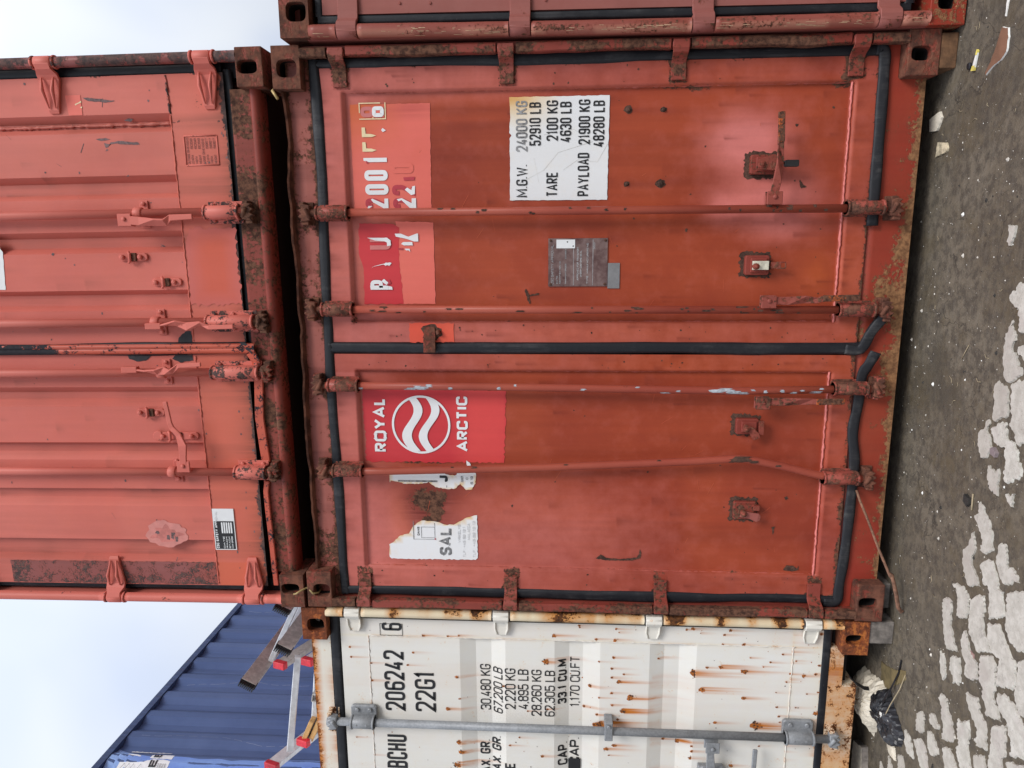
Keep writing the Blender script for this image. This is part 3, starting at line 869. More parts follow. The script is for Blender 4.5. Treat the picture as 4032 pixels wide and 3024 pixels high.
RUNS_T = [(gst.uniform(.1, 2.34), 2.41, gst.choice((.006, .01, .016)), gst.uniform(.03, .09), gst.uniform(.3, .8)) for _ in range(50)]
def right_wear(X, Z):
    inside = (X > 1.325) & (X < 2.268) & (Z > .295) & (Z < 2.322)
    fr = ~inside
    fade = np.where(fr, .12 + .42 * np.clip((Z - .9) / 1.4, 0, 1), 0)
    fade = fade + np.where(inside, .48 * np.clip((Z - 2.02 + .09 * edge_wave(X, 3, 5)) / .28, 0, 1) + .34 * np.clip((X - 2.20) / .07, 0, 1) * np.clip((Z - 1.2) / .5, 0, 1), 0)  # frame and panel turn pinker and paler towards the top
    fade = fade + gauss(X, Z, 2.05, .68, .11, .15, 1.3) + gauss(X, Z, 1.82, .56, .10, .17, .95) + gauss(X, Z, 1.80, .76, .06, .08, .6) + gauss(X, Z, 1.70, .52, .05, .12, .35)  # pink sky reflection off the dent by the handle, painted into the colour
    rust = np.where(inside, .46 * near(X, 2.274, .011) + .38 * near(Z, .302, .012) * (.6 + .6 * edge_wave(X, 23, 8)) + .16 * near(Z, 2.33, .02), 0)
    rust = rust + np.where(fr, .34 * near(X, 2.357, .007) + .50 * near(Z, .19, .017) + .10 * near(Z, 2.416, .01) + .12 * near(X, 1.24, .004), 0)
    for hz in HZ: rust = rust + .40 * np.exp(-(np.clip(np.abs(Z - hz) - .032, 0, 1) / .010) ** 2) * (X > 2.272)
    rust = rust + gauss(X, Z, 2.26, .96, .02, .12, .40) + gauss(X, Z, 2.27, .33, .03, .05, .4) + gauss(X, Z, 1.335, 2.322, .03, .02, .3) + gauss(X, Z, 1.335, 2.1, .01, .3, .12)
    dirt = runs(X, Z, [(1.672, 1.235, .030, .30, .55), (2.175, 1.16, .018, .36, .42), (1.89, 1.16, .016, .30, .45), (1.90, 1.02, .018, .30, .4), (2.17, 1.02, .015, .30, .35),
                       (1.43, 1.56, .035, .34, .5), (1.57, .56, .05, .26, .3), (1.97, .55, .06, .26, .38), (1.93, .50, .03, .2, .4), (1.52, 1.24, .02, .25, .28), (1.70, .98, .01, .18, .3), (1.76, .9, .008, .12, .3)] + RUNS_R + RUNS_F + RUNS_B + RUNS_T)
    dirt = dirt + .22 * np.where(fr & (Z > .3), np.clip(edge_wave(Z + X * .05, 31, 6), 0, 1), 0) + np.where(inside, .25 * near(Z, .32, .05), 0)
    dirt = dirt + .45 * gauss(X, Z, 2.19, 1.78, .018, .30) + .3 * gauss(X, Z, 2.13, 1.72, .02, .25)
    warm = gauss(X, Z, 1.52, .36, .09, .07, .9) + gauss(X, Z, 1.62, 1.0, .3, .45, .35) + gauss(X, Z, 1.28, 1.2, .06, .6, .5) + gauss(X, Z, 2.08, .74, .10, .10, .3) + .5 * gauss(X, Z, 1.5, .23, .2, .05)
    return dict(rust=rust, fade=fade, dirt=dirt, warm=warm)
def left_wear(X, Z):
    inside = (X > .190) & (X < 1.112) & (Z > .295) & (Z < 2.322)
    fr = ~inside
    fade = np.where(fr, .12 + .42 * np.clip((Z - 1.0) / 1.3, 0, 1), 0) * np.where(X > 1.1, .55, 1)
    ed = .62 - .26 * (Z - 1.2)
    fade = fade + np.where(inside, .36 * np.clip((.70 - X) / .30, 0, 1) * np.clip((Z - .75) / .7, 0, 1) + .36 * np.clip((Z - 2.10) / .2, 0, 1), 0)  # pinker towards the top and the hinge side
    rust = np.where(inside, .28 * near(X, .187, .009) + .36 * near(Z, .302, .012) * (.6 + .6 * edge_wave(X, 23, 9)), 0)
    rust = rust + np.where(fr, .36 * near(X, .090, .007) + .54 * near(Z, .195, .018) + .10 * near(Z, 2.416, .01) + .22 * near(X, 1.186, .004), 0)
    for hz in HZ: rust = rust + .40 * np.exp(-(np.clip(np.abs(Z - hz) - .032, 0, 1) / .009) ** 2) * (X < .19)
    rust = rust + gauss(X, Z, .515, 2.06, .065, .075, .52) + gauss(X, Z, .47, 2.00, .07, .05, .56) + gauss(X, Z, .53, 1.96, .02, .03, .5) + gauss(X, Z, .415, 2.02, .012, .05, .45) + gauss(X, Z, .692, 2.03, .012, .17, .6)
    dirt = runs(X, Z, [(.69, 1.84, .02, .35, .3), (.24, 1.1, .04, .5, .25), (.50, .56, .05, .25, .35), (.88, .56, .045, .25, .3), (.42, .55, .03, .25, .3), (.56, 1.95, .04, .5, .25)] + RUNS_L + RUNS_F + RUNS_B + RUNS_T)
    dirt = dirt + gauss(X, Z, .49, 2.03, .10, .12, 1.3) + .2 * np.where(fr & (Z > .3), np.clip(edge_wave(Z + X * .05, 27, 16), 0, 1), 0) + np.where(inside, .25 * near(Z, .32, .05), 0)
    warm = gauss(X, Z, .44, 2.165, .11, .05, 1.0) + gauss(X, Z, .36, 2.15, .05, .05, .8) + gauss(X, Z, 1.15, 1.0, .06, .6, .5) + gauss(X, Z, .85, .85, .22, .40, .3)
    return dict(rust=rust, fade=fade, dirt=dirt, warm=warm)

def main_door(x0, x1, px0, px1, wearf, seed):
    mb = MB()
    xs = coords([x0, px0, px0 + .007, px1 - .007, px1, x1], .009)
    zs = coords([.192, .277, .291, 2.319, 2.327, 2.418], .009)
    def fy(X, Z):
        y = door_profile(px0, px1, .277, 2.327, X, Z, FACE, PAN - FACE)
        y = y + .0022 * edge_wave(X * .4 + Z * .13, 7, seed) * ((X > px0) & (X < px1))
        if seed == 1:
            y = y + gauss(X, Z, 2.03, .62, .12, .15, .016) - gauss(X, Z, 1.78, .66, .05, .14, .010) + gauss(X, Z, 1.60, 1.72, .25, .3, .006)
        else:
            y = y + gauss(X, Z, .86, 1.15, .22, .5, .008) - gauss(X, Z, .45, .6, .2, .3, .005)
        return y
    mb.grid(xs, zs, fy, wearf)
    mb.box(x0 + .004, x1 - .004, .115, .13, .2, 2.41, mat=1)
    for (a, b) in (((px1 - .003, .070, .30), (px1 - .003, .070, 2.32)), ((px0 + .003, .070, .30), (px0 + .003, .070, 2.32))):
        weld(mb, a, b, .0038, seed, mat=0, rust=.16, fade=.3)
    weld(mb, (px0, .062, .292), (px1, .062, .292), .0042, seed + 3, mat=0, rust=.10, fade=1.0)
    # chips and pits in the sheet
    g = random.Random(seed * 11)
    for i in range(22):
        x, z = g.uniform(px0 + .03, px1 - .03), .33 + 1.9 * g.random() ** 1.5
        s = g.choice((.002, .003, .003, .004, .006))
        flat(mb, blob(x, z, s, s * g.uniform(.7, 1.4), 9, .4, seed * 100 + i), fy(np.array(x), np.array(z)).item() - .0009, mat=2)
    for i in range(40):
        x = g.choice((g.uniform(x0 + .01, px0 - .01), g.uniform(px1 + .01, x1 - .01)))
        z = g.uniform(.2, 2.4); s = g.choice((.002, .003, .004))
        flat(mb, blob(x, z, s, s, 8, .4, seed * 300 + i), FACE - .0008, mat=2)
    g2 = random.Random(seed * 17)
    for i in range(26):                       # hairline scratches
        x, z = g2.uniform(px0 + .03, px1 - .05), g2.uniform(.35, 2.2)
        L, an = g2.uniform(.015, .06), g2.uniform(-1.2, 1.2)
        p = [(x, z), (x + L * math.cos(an), z + L * math.sin(an)), (x + L * math.cos(an) + .0012, z + L * math.sin(an) + .0014), (x + .0012, z + .0014)]
        flat(mb, p, fy(np.array(x), np.array(z)).item() - .0012, mat=3)
    o = mb.build('door', [red, dark, rustm, patch_orange], main)
    return o, fy
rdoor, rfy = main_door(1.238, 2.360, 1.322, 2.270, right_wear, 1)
ldoor, lfy = main_door(.088, 1.186, .185, 1.115, left_wear, 2)

def lift(fy, d=.0016):
    return lambda x, z: fy(np.array(float(x)), np.array(float(z))).item() - d
def panel_patch(name, pts, fy, mats, parent, d=.0016, mb=None, mat=0, amp=.004, seed=1, step=.012, keep=(), build=True, wear=None, torn=False, straight=lambda p: False):
    """A painted or stuck shape that follows the sheet: a fine grid cut to the outline."""
    mb = mb or MB()
    P = rough_edges(pts, amp, step, seed, keep) if amp else pts
    from mathutils.geometry import delaunay_2d_cdt
    n = len(P)
    xs = [p[0] for p in P]; zs = [p[1] for p in P]
    extra = []
    sp = .03
    gx, gz = np.arange(min(xs) + sp / 2, max(xs), sp), np.arange(min(zs) + sp / 2, max(zs), sp)
    for x in gx:
        for z in gz:
            ins = False; j = n - 1
            for i in range(n):
                if (zs[i] > z) != (zs[j] > z) and x < (xs[j] - xs[i]) * (z - zs[i]) / (zs[j] - zs[i]) + xs[i]: ins = not ins
                j = i
            if ins: extra.append((x, z))
    pts2 = [Vector(p) for p in P] + [Vector(p) for p in extra]
    v, e, f, *_ = delaunay_2d_cdt(pts2, [], [list(range(n))], 1, 1e-6)
    V = [(p[0], fy(np.array(float(p[0])), np.array(float(p[1]))).item() - d, p[1]) for p in v]
    F = []
    for t in f:
        a, b, c = (v[i] for i in t[:3])
        F.append(tuple(t) if (b - a).cross(c - a) > 0 else tuple(reversed(t)))
    kw = {}
    if wear:
        X = np.array([p[0] for p in V]); Z = np.array([p[2] for p in V])
        kw = wear(X, Z)
    elif torn:
        g = random.Random(seed)
        kw = dict(fade=np.array([g.uniform(.2, .95) if (i < n and not straight(P[i])) else 0.0 for i in range(len(V))]))
    mb.add(V, F, mat=mat, smooth=True, **kw)
    if build: return mb.build(name, mats, parent)
    return mb

# seals
mb = MB()
gasket_strip(mb, .20, 2.442, 2.355, 2.404, .062, amp=.0045, seed=1)
gasket_strip(mb, 2.442, .19, .044, .094, .062, amp=.0045, seed=2)
gasket_strip(mb, .16, 2.44, 1.188, 1.240, .060, seed=3, amp=.0022)
gasket_strip(mb, .05, 2.40, 2.410, 2.455, .060, amp=.004, seed=4, vertical=False, n=90)
mb.build('door_seal', rubber, main)
def hose(path, w=.023, d=.009, n=14, name='door_seal', ribs=True):
    """The lower seal hanging out as a soft oval profile."""
    from mathutils.geometry import interpolate_bezier
    P = [Vector(p) for p in path]; out = []
    for i in range(len(P) - 1):
        a, b = P[i], P[i + 1]
        ta = (P[i + 1] - P[i - 1]) / 6 if i else (b - a) / 3
        tb = (P[i + 2] - P[i]) / 6 if i + 2 < len(P) else (b - a) / 3
        out += list(interpolate_bezier(a, a + ta, b - tb, b, 7))[:-1]
    out.append(P[-1])
    mb = MB(); V = []
    for i, p in enumerate(out):
        t = (out[min(i + 1, len(out) - 1)] - out[max(i - 1, 0)]).normalized()
        a = Vector((t.z, 0, -t.x)).normalized()
        for j in range(n):
            q = 2 * math.pi * j / n
            k = 1 - (.22 if j in (3, 7, 11) else 0) + .05 * math.sin(i * .9 + j)
            V.append(p + a * math.cos(q) * w * k + Vector((0, -1, 0)) * math.sin(q) * d * k)
    F = [(i * n + j, i * n + (j + 1) % n, i * n + n + (j + 1) % n, i * n + n + j) for i in range(len(out) - 1) for j in range(n)]
    F += [tuple(range(n - 1, -1, -1)), tuple((len(out) - 1) * n + j for j in range(n))]
    mb.add(V, F, smooth=True)
    return mb.build(name, rubberworn, main)
o = hose([(2.384, .052, .215), (2.378, .050, .186), (2.30, .050, .180), (2.1, .048, .178), (1.86, .046, .177), (1.715, .044, .176)])
o['label'] = 'lower seal of the right door, cut off beside the locking bar'
o = hose([(1.214, .050, .24), (1.214, .046, .178), (1.29, .030, .146), (1.376, .014, .092)])
o['label'] = 'torn end of the middle seal poking out sideways'
o = hose([(1.205, .014, .128), (1.15, .030, .146), (1.10, .046, .162), (.98, .050, .166), (.855, .050, .178), (.72, .050, .160), (.52, .048, .162), (.30, .048, .168), (.15, .050, .178), (.068, .052, .184), (.062, .054, .24)], w=.023)
o['label'] = 'sagging lower seal of the left door'

# hinges
for sgn, dr in ((1, rdoor), (-1, ldoor)):
    fx = (lambda x: x) if sgn > 0 else (lambda x: W - x)
    for hz in HZ:
        mb = MB(); mb.rust = .24; mb.fade = .35 if hz > 1 else .1
        st = [(fx(2.424), -.006, .031), (fx(2.392), -.006, .031), (fx(2.378), .002, .030), (fx(2.362), .032, .029), (fx(2.350), .043, .029), (fx(2.284), .043, .029)]
        strap_mesh(st, hz, .010, mb)
        mb.tube([(fx(2.408), .010, hz - .033), (fx(2.408), .010, hz + .033)], .016, n=14)
        mb.build('hinge', redrail, dr, bevel=.002)

# locking bars
BX = (1.785, 1.381, 1.048)
bars = []
g = random.Random(4)
mk1 = [(g.uniform(.35, 2.25) if i % 3 else g.uniform(.33, .8), g.uniform(.008, .03), w, w + .6) for i in range(22) for w in (g.uniform(-1.1, .6),)]
mk2 = [(g.uniform(.35, 2.25) if i % 3 else g.uniform(.33, 1.2), g.uniform(.008, .05), w, w + .45) for i in range(34) for w in (g.uniform(-1.1, .6),)]
mk3 = [(2.29, .02, -.9, -.3), (2.075, .05, -1.0, -.2), (2.045, .05, -.5, .3), (2.02, .05, -.9, .1), (1.99, .03, .0, .7), (1.90, .02, -.7, .0), (1.69, .015, -.5, .2), (1.62, .014, .4, 1.), (1.33, .03, -.4, .1), (1.10, .02, .5, .9), (.98, .05, -.9, -.5), (.93, .02, -.3, .1),
       (.77, .07, -.3, .5), (.73, .07, .1, .9), (.70, .06, -.6, .2), (.66, .05, -.8, -.1), (.62, .02, .1, .5), (.57, .02, -.5, .2), (.50, .02, -.4, .3), (.45, .03, -.9, -.3), (.42, .02, -.2, .2), (.36, .05, -.9, -.2), (.34, .02, .2, .6)]
mk4 = [(.66, .07, -.9, .9), (.635, .06, -.4, 1.), (.69, .03, -.9, .2), (.60, .04, -.6, .2), (.50, .03, -.2, .3), (1.4, .02, .6, 1.), (1.0, .02, .7, 1.1), (1.8, .03, .5, 1.1), (1.9, .02, .8, 1.2)]
bars.append(locking_bar(main, [(1.787, .015, 2.45), (1.785, .015, 1.3), (1.783, .015, .14)], (1.786, 2.312, 2.448), (1.785, .295, .150), redbar, bearm, mk1, rustm, bearm, cam_mat=casting, keeper_mat=casting))
bars.append(locking_bar(main, [(1.384, .015, 2.45), (1.381, .017, 1.3), (1.379, .015, .14)], (1.384, 2.312, 2.448), (1.380, .295, .150), redbar, bearm, mk2, rustm, bearm, cam_mat=casting, keeper_mat=casting))
bars.append(locking_bar(main, [(1.052, .015, 2.45), (1.050, .015, 1.8), (1.045, .015, 1.3), (1.038, .013, .7), (1.050, .015, .14)], (1.052, 2.305, 2.440), (1.050, .289, .150), redbar, bearm, mk3, bluegrey, bearm, cam_mat=casting, flip=(-1, -1)))
bars.append(locking_bar(main, [(.660, .015, 2.45), (.663, .015, 2.2), (.690, .013, 1.5), (.728, .008, .86), (.742, .004, .70), (.744, .004, .655), (.737, .005, .60), (.712, .009, .48), (.676, .014, .34), (.664, .015, .28), (.658, .015, .14)], (.663, 2.305, 2.440), (.658, .302, .155), redbar, bearm, mk4, rustm, bearm, cam_mat=casting, keeper_mat=casting,
                  flip=(-1, 1), label='locking bar bent out of line near its lower end'))

# handles
def handle(bar, hx, hz, arm, mat=casting, grip=None):
    mb = MB(); mb.rust = .20; mb.fade = .3
    mb.box(hx - .027, hx + .024, -.022, -.012, hz - .030, hz + .030)
    mb.box(hx - .027, hx + .024, .006, .014, hz - .030, hz + .030)
    mb.tube([(hx + .003, -.022, hz), (hx + .003, -.028, hz)], .009, n=10)
    mb.bar(arm, [.030, .034, .036, .024, .024, .022][:len(arm)], .008, side=[(0, 1, 0), (0, 1, 0), (.5, .8, .5), (0, 1, 0), (0, 1, 0), (0, 1, 0)][:len(arm)])
    if grip: mb.bar(grip, .025, .011, mat=1)
    return mb.build('handle', [mat, grip and gripm or mat], bar, bevel=.002)
gripm = paint('worn orange paint on a grip', (.52, .10, .02), (.40, .07, .02), (.55, .2, .05), (.1, .03, .02), thr=.56, rs=1.6)
o = handle(bars[0], 1.826, .585, [(1.84, -.010, .587), (1.89, -.012, .578), (1.96, -.016, .572), (2.035, -.018, .575), (2.06, -.02, .578)], redrail, [(2.035, -.020, .574), (2.148, -.022, .580)])
o['label'] = 'handle swung out sideways with an orange worn grip'
handle(bars[1], 1.416, .582, [(1.420, -.010, .57), (1.418, -.012, .505), (1.424, -.014, .44), (1.420, -.016, .39), (1.428, -.018, .365)], redrail, [(1.428, -.018, .37), (1.431, -.018, .226)])
handle(bars[2], .993, .580, [(.998, -.010, .57), (.998, -.012, .50), (1.000, -.014, .43), (1.001, -.016, .38), (1.000, -.018, .36)], redrail, [(1.000, -.018, .365), (1.002, -.016, .250)])

# handle catches welded to the doors
def catch(dr, x0, x1, z0, z1, kind):
    mb = MB(); mb.rust = .10
    x, z = (x0 + x1) / 2, (z0 + z1) / 2
    cf = rfy if x > 1.2 else lfy
    panel_patch('', rough_edges([(x0 - .012, z0 + .0), (x1 + .012, z0 + .004), (x1 + .016, z1 - .01), (x1 + .010, z1 + .008), (x0 - .008, z1 + .010), (x0 - .014, z1 - .02)], .007, .007, int(x * 999)), cf, None, None, d=.0016, mb=mb, mat=1, amp=0, build=False)
    zz0, zz1 = z0 + .012, z1 - .008
    mb.prism([(x0 + .006, zz0), (x1 - .006, zz0), (x1, zz0 + .006), (x1, zz1 - .006), (x1 - .006, zz1), (x0 + .006, zz1), (x0, zz1 - .006), (x0, zz0 + .006)], .052, PAN + .004)
    mb.box(x0 + .010, x1 - .010, .044, .054, zz0 + .01, zz1 - .02)
    o = mb.build('handle_catch', [redrail, rustm], dr, bevel=.004, seg=2)
    f = MB(); f.rust = .15
    hz = z1 - .045
    if kind == 'pale':
        f.bar([(x, .036, hz + .012), (x, .030, hz - .022), (x, .026, hz - .052)], .036, .004, mat=1)
        f.bar([(x, .040, z0 + .01), (x, .036, z0 - .03)], .026, .006)
        for a in (-.012, .012): f.tube([(x + a, .036, z0 - .012), (x + a, .034, z0 - .048)], .003, n=6)
        f.tube([(x - .012, .034, z0 - .048), (x + .012, .034, z0 - .048)], .003, n=6)
    elif kind == 'hang':
        f.bar([(x, .036, hz + .012), (x - .010, .030, hz - .022), (x - .034, .026, hz - .040), (x - .048, .026, hz - .046)], [.034, .030, .036, .03], .005)
        f.box(x - .030, x + .030, .030, .046, z0 - .004, z0 + .016)
    elif kind == 'side':
        f.bar([(x - .008, .036, hz + .010), (x - .014, .030, hz - .028), (x - .022, .026, hz - .062), (x - .024, .028, hz - .074)], [.032, .028, .040, .02], .005, mat=2)
        f.box(x + .008, x + .030, .030, .05, z0 + .005, z0 + .03)
    else:
        f.prism([(x - .028, hz - .075), (x + .02, hz - .085), (x + .034, hz - .045), (x + .016, hz + .014), (x - .022, hz + .014)], .020, .026)
    f.tube([(x - .004, .044, hz), (x - .004, .014, hz)], .013, n=12)
    f.tube([(x - .004, .016, hz), (x - .004, .008, hz)], [.010, .005], n=12)
    f.build('catch_flap', [casting, metalwhite, mauve], o if False else dr, bevel=.0012)
catch(rdoor, 1.922, 1.998, .552, .676, 'plate')
catch(rdoor, 1.520, 1.600, .558, .676, 'pale')
catch(ldoor, .838, .908, .560, .676, 'hang')
catch(ldoor, .450, .532, .548, .668, 'side')

# anti-rack bracket over the middle seal with its bright touch-up
panel_patch('paint_patch', [(1.238, 1.885), (1.321, 1.885), (1.321, 2.080), (1.238, 2.080)], lambda X, Z: FACE + 0 * X, [patch_bright], rdoor, d=.0012, amp=.003, seed=5)
mb = MB(); mb.rust = .3
flat(mb, rough_edges(blob(1.283, 1.985, .034, .046, 16, .25, 3), .003, .01, 2), FACE - .002, mat=1)
strap_mesh([(1.306, .050, .022), (1.286, .046, .024), (1.262, .036, .026), (1.248, .026, .026), (1.196, .026, .026)], 1.990, .008, mb)
mb.tube([(1.29, .046, 1.955), (1.272, .040, 1.950)], .010, n=8)
mb.build('seal_bracket', [casting, rustm], rdoor, bevel=.0015)

# four corroded bolts, scab and dents
for x, z, s in ((2.182, 1.160, .017), (2.179, 1.018, .012), (1.892, 1.160, .012), (1.893, 1.022, .019)):
    mb = MB()
    y = rfy(np.array(x), np.array(z)).item()
    flat(mb, blob(x, z, s * .9, s * 1.1, 14, .18), y - .0015)
    mb.tube([(x, y, z), (x, y - .007, z), (x, y - .010, z)], [s * .62, s * .58, s * .3], n=9, smooth=False)
    mb.build('bolt', [rustm], rdoor)
mb = MB()
for pts in ([(1.466, 1.575), (1.458, 1.581), (1.402, 1.562), (1.402, 1.556), (1.44, 1.560)], [(1.434, 1.562), (1.438, 1.522), (1.446, 1.518), (1.440, 1.562)],
            [(1.872, .435), (1.880, .448), (1.902, .463), (1.894, .466), (1.866, .456)],):
    panel_patch('dent_scar', rough_edges(pts, .002, .006, 3), rfy, [rustm], rdoor, d=.0022, amp=0)
mb = MB()
for pts in ([(.241, 1.262), (.262, 1.238), (.246, 1.215), (.240, 1.15), (.250, 1.075), (.268, 1.064), (.292, 1.062), (.272, 1.054), (.246, 1.058), (.234, 1.10), (.232, 1.20)],
            [(.41, .485), (.414, .47), (.37, .478)], [(.212, .418), (.228, .408), (.226, .38), (.212, .362), (.228, .352), (.205, .352), (.198, .385), (.204, .42)],
            [(.548, .44), (.556, .428), (.544, .42), (.536, .432)]):
    panel_patch('dent_scar', rough_edges(pts, .0015, .005, 4), lfy, [rustm], ldoor, d=.0022, amp=0)

# ---- registration number: touch-up paint, broken letters
F1 = .0016
def wr(X, Z): return dict(rust=.0 * X, fade=np.clip((X - 2.0) / .2, 0, 1) * np.clip((Z - 2.05) / .2, 0, 1) * 1.0, dirt=gauss(X, Z, 2.2, 2.04, .03, .12, .7))
panel_patch('paint_patch', [(1.803, 1.972), (2.222, 1.966), (2.222, 2.300), (1.803, 2.300)], rfy, [patch_coral], rdoor, amp=.0012, seed=1, wear=wr)
panel_patch('paint_patch', [(1.402, 1.966), (1.745, 1.966), (1.752, 2.128), (1.402, 2.11)], rfy, [patch_coral], rdoor, amp=.0015, seed=2)
panel_patch('paint_patch', [(1.402, 2.106), (1.60, 2.118), (1.725, 2.112), (1.742, 2.15), (1.745, 2.284), (1.62, 2.292), (1.56, 2.275), (1.402, 2.278)], rfy, [patch_crimson], rdoor, amp=.003, seed=3, d=.0022)
mb = MB()
Y = PAN - .0048
def yq(x, z): return rfy(np.array(float(x)), np.array(float(z))).item() - .0042
def tx_on(s, x0, x1, z0, z1, t, mat, fy=rfy, d=.0042, slant=0.0):
    text_fit(mb, s, x0, x1, z0, z1, t, fy(np.array((x0 + x1) / 2), np.array((z0 + z1) / 2)).item() - d, mat, slant)
def fr(pts, mat, fy=rfy, d=.0042):
    cx = sum(p[0] for p in pts) / len(pts); cz = sum(p[1] for p in pts) / len(pts)
    flat(mb, pts, fy(np.array(cx), np.array(cz)).item() - d, mat)
# 2 0 0 1 5 5 8 top row: what is left of it
tx_on('2', 1.806, 1.846, 2.154, 2.252, .018, 2, d=.0038)
fr([(1.804, 2.154), (1.845, 2.154), (1.845, 2.170), (1.823, 2.171), (1.845, 2.222), (1.842, 2.228), (1.830, 2.219), (1.804, 2.172)], 0)
fr([(1.806, 2.236), (1.815, 2.222), (1.816, 2.240), (1.806, 2.244)], 0)
tx_on('0', 1.861, 1.904, 2.151, 2.250, .018, 0)
tx_on('0', 1.918, 1.961, 2.152, 2.251, .018, 0)
fr([(1.993, 2.153), (2.010, 2.153), (2.010, 2.252), (2.000, 2.252), (1.993, 2.236)], 0)
fr([(1.993, 2.230), (2.0, 2.244), (1.986, 2.238)], 3)
for bx in (2.035, 2.093):
    fr([(bx, 2.254), (bx, 2.212), (bx + .006, 2.194), (bx + .012, 2.216), (bx + .013, 2.238), (bx + .038, 2.240), (bx + .038, 2.254)], 1)
fr([(2.112, 2.166), (2.118, 2.152), (2.128, 2.166), (2.120, 2.172)], 0)
tx_on('8', 2.171, 2.213, 2.158, 2.256, .0155, 4, d=.0036)
fr([(2.171, 2.158), (2.213, 2.158), (2.213, 2.206), (2.196, 2.212), (2.186, 2.206), (2.171, 2.206)], 5, d=.0040)
tx_on('0', 2.171, 2.213, 2.158, 2.207, .0155, 0, d=.0050)
for a in ([(2.162, 2.150), (2.228, 2.150), (2.228, 2.154), (2.162, 2.154)], [(2.162, 2.150), (2.166, 2.150), (2.166, 2.262), (2.162, 2.262)], [(2.224, 2.172), (2.228, 2.172), (2.228, 2.262), (2.224, 2.262)], [(2.188, 2.258), (2.228, 2.258), (2.228, 2.262), (2.188, 2.262)], [(2.166, 2.202), (2.172, 2.202), (2.172, 2.206), (2.166, 2.206)]):
    fr(a, 1)
# second row 2 2 1 0
tx_on('2', 1.804, 1.846, 2.036, 2.134, .018, 3, d=.0036)
fr([(1.803, 2.036), (1.845, 2.036), (1.845, 2.054), (1.825, 2.055), (1.846, 2.096), (1.842, 2.118), (1.833, 2.110), (1.838, 2.098), (1.803, 2.060)], 0)
tx_on('2', 1.858, 1.900, 2.038, 2.136, .018, 3, d=.0036)
fr([(1.862, 2.040), (1.896, 2.038), (1.893, 2.050), (1.878, 2.054), (1.889, 2.072), (1.880, 2.082), (1.858, 2.056)], 0)
fr([(1.918, 2.040), (1.932, 2.038), (1.930, 2.086), (1.917, 2.084)], 3)
tx_on('0', 1.946, 1.988, 2.042, 2.138, .018, 5, d=.0034)
# R A I U and K
tx_on('R', 1.463, 1.508, 2.150, 2.246, .018, 3, d=.0050)
fr([(1.464, 2.150), (1.476, 2.152), (1.482, 2.178), (1.482, 2.248), (1.464, 2.246)], 0, d=.0056)
tx_on('P', 1.464, 1.505, 2.160, 2.246, .0165, 0, d=.0060)
fr([(1.484, 2.176), (1.494, 2.168), (1.510, 2.186), (1.500, 2.198)], 0, d=.0056)
fr([(1.556, 2.238), (1.562, 2.232), (1.572, 2.182), (1.566, 2.160), (1.577, 2.150), (1.580, 2.158), (1.572, 2.196), (1.564, 2.228)], 0, d=.0052)
fr([(1.566, 2.176), (1.577, 2.152), (1.579, 2.176), (1.571, 2.186)], 0, d=.0056)
tx_on('U', 1.634, 1.684, 2.150, 2.250, .018, 4, d=.0050)
fr([(1.668, 2.168), (1.683, 2.172), (1.684, 2.252), (1.672, 2.218)], 0, d=.0056)
fr([(1.652, 2.150), (1.672, 2.151), (1.684, 2.166), (1.684, 2.176), (1.668, 2.176), (1.664, 2.167), (1.648, 2.166)], 0, d=.0060)
for a in ([(1.667, 2.032), (1.700, 2.032), (1.700, 2.038), (1.687, 2.074), (1.700, 2.106), (1.700, 2.132), (1.688, 2.128), (1.678, 2.082), (1.667, 2.050)], [(1.651, 2.056), (1.665, 2.058), (1.665, 2.098), (1.657, 2.106), (1.651, 2.094)], [(1.623, 2.068), (1.637, 2.070), (1.637, 2.092), (1.630, 2.086), (1.630, 2.074)]):
    fr(a, 0, d=.0052)
fr([(1.632, 2.102), (1.640, 2.096), (1.640, 2.122), (1.634, 2.120)], 3, d=.0050)
mb.build('registration_number', [vinyl, creamink, ghostred, ghostred, ghostpink, patch_coral], rdoor)

# ---- weight sticker
mb = MB()
P = [(1.830, 1.238), (2.238, 1.235), (2.238, 1.640), (2.10, 1.642), (2.094, 1.634), (2.088, 1.642), (1.832, 1.640)]
P = P[:3] + rough_edges(P[2:] , .003, .02, 8)[1:]
panel_patch('', [(1.830, 1.238), (2.238, 1.235), (2.238, 1.640), (2.16, 1.636), (2.10, 1.641), (2.09, 1.632), (2.078, 1.640), (1.95, 1.639), (1.832, 1.641)], rfy, None, None, d=.0030, mb=mb, amp=.0012, build=False,
            wear=lambda X, Z: dict(rust=np.zeros_like(X), fade=np.clip((X - 2.10) / .13, 0, 1) * np.clip((Z - 1.42) / .2, 0, 1) ** .8, dirt=gauss(X, Z, 2.24, 1.64, .05, .10, .8)))
for s, x0, x1, z0, z1, mt in (('M.G.W.', 1.844, 1.974, 1.567, 1.614, 1), ('24000 KG', 2.026, 2.222, 1.567, 1.614, 2), ('52910 LB', 2.048, 2.216, 1.512, 1.559, 1), ('TARE', 1.845, 1.944, 1.442, 1.489, 1), ('2100 KG', 2.066, 2.222, 1.442, 1.489, 1),
                          ('4630 LB', 2.060, 2.216, 1.388, 1.434, 1), ('PAYLOAD', 1.846, 2.017, 1.314, 1.361, 1), ('21900 KG', 2.050, 2.223, 1.312, 1.359, 1), ('48280 LB', 2.040, 2.218, 1.254, 1.300, 1)):
    tx_on(s, x0, x1, z0, z1, .0064, mt, d=.0048)
g = random.Random(2)
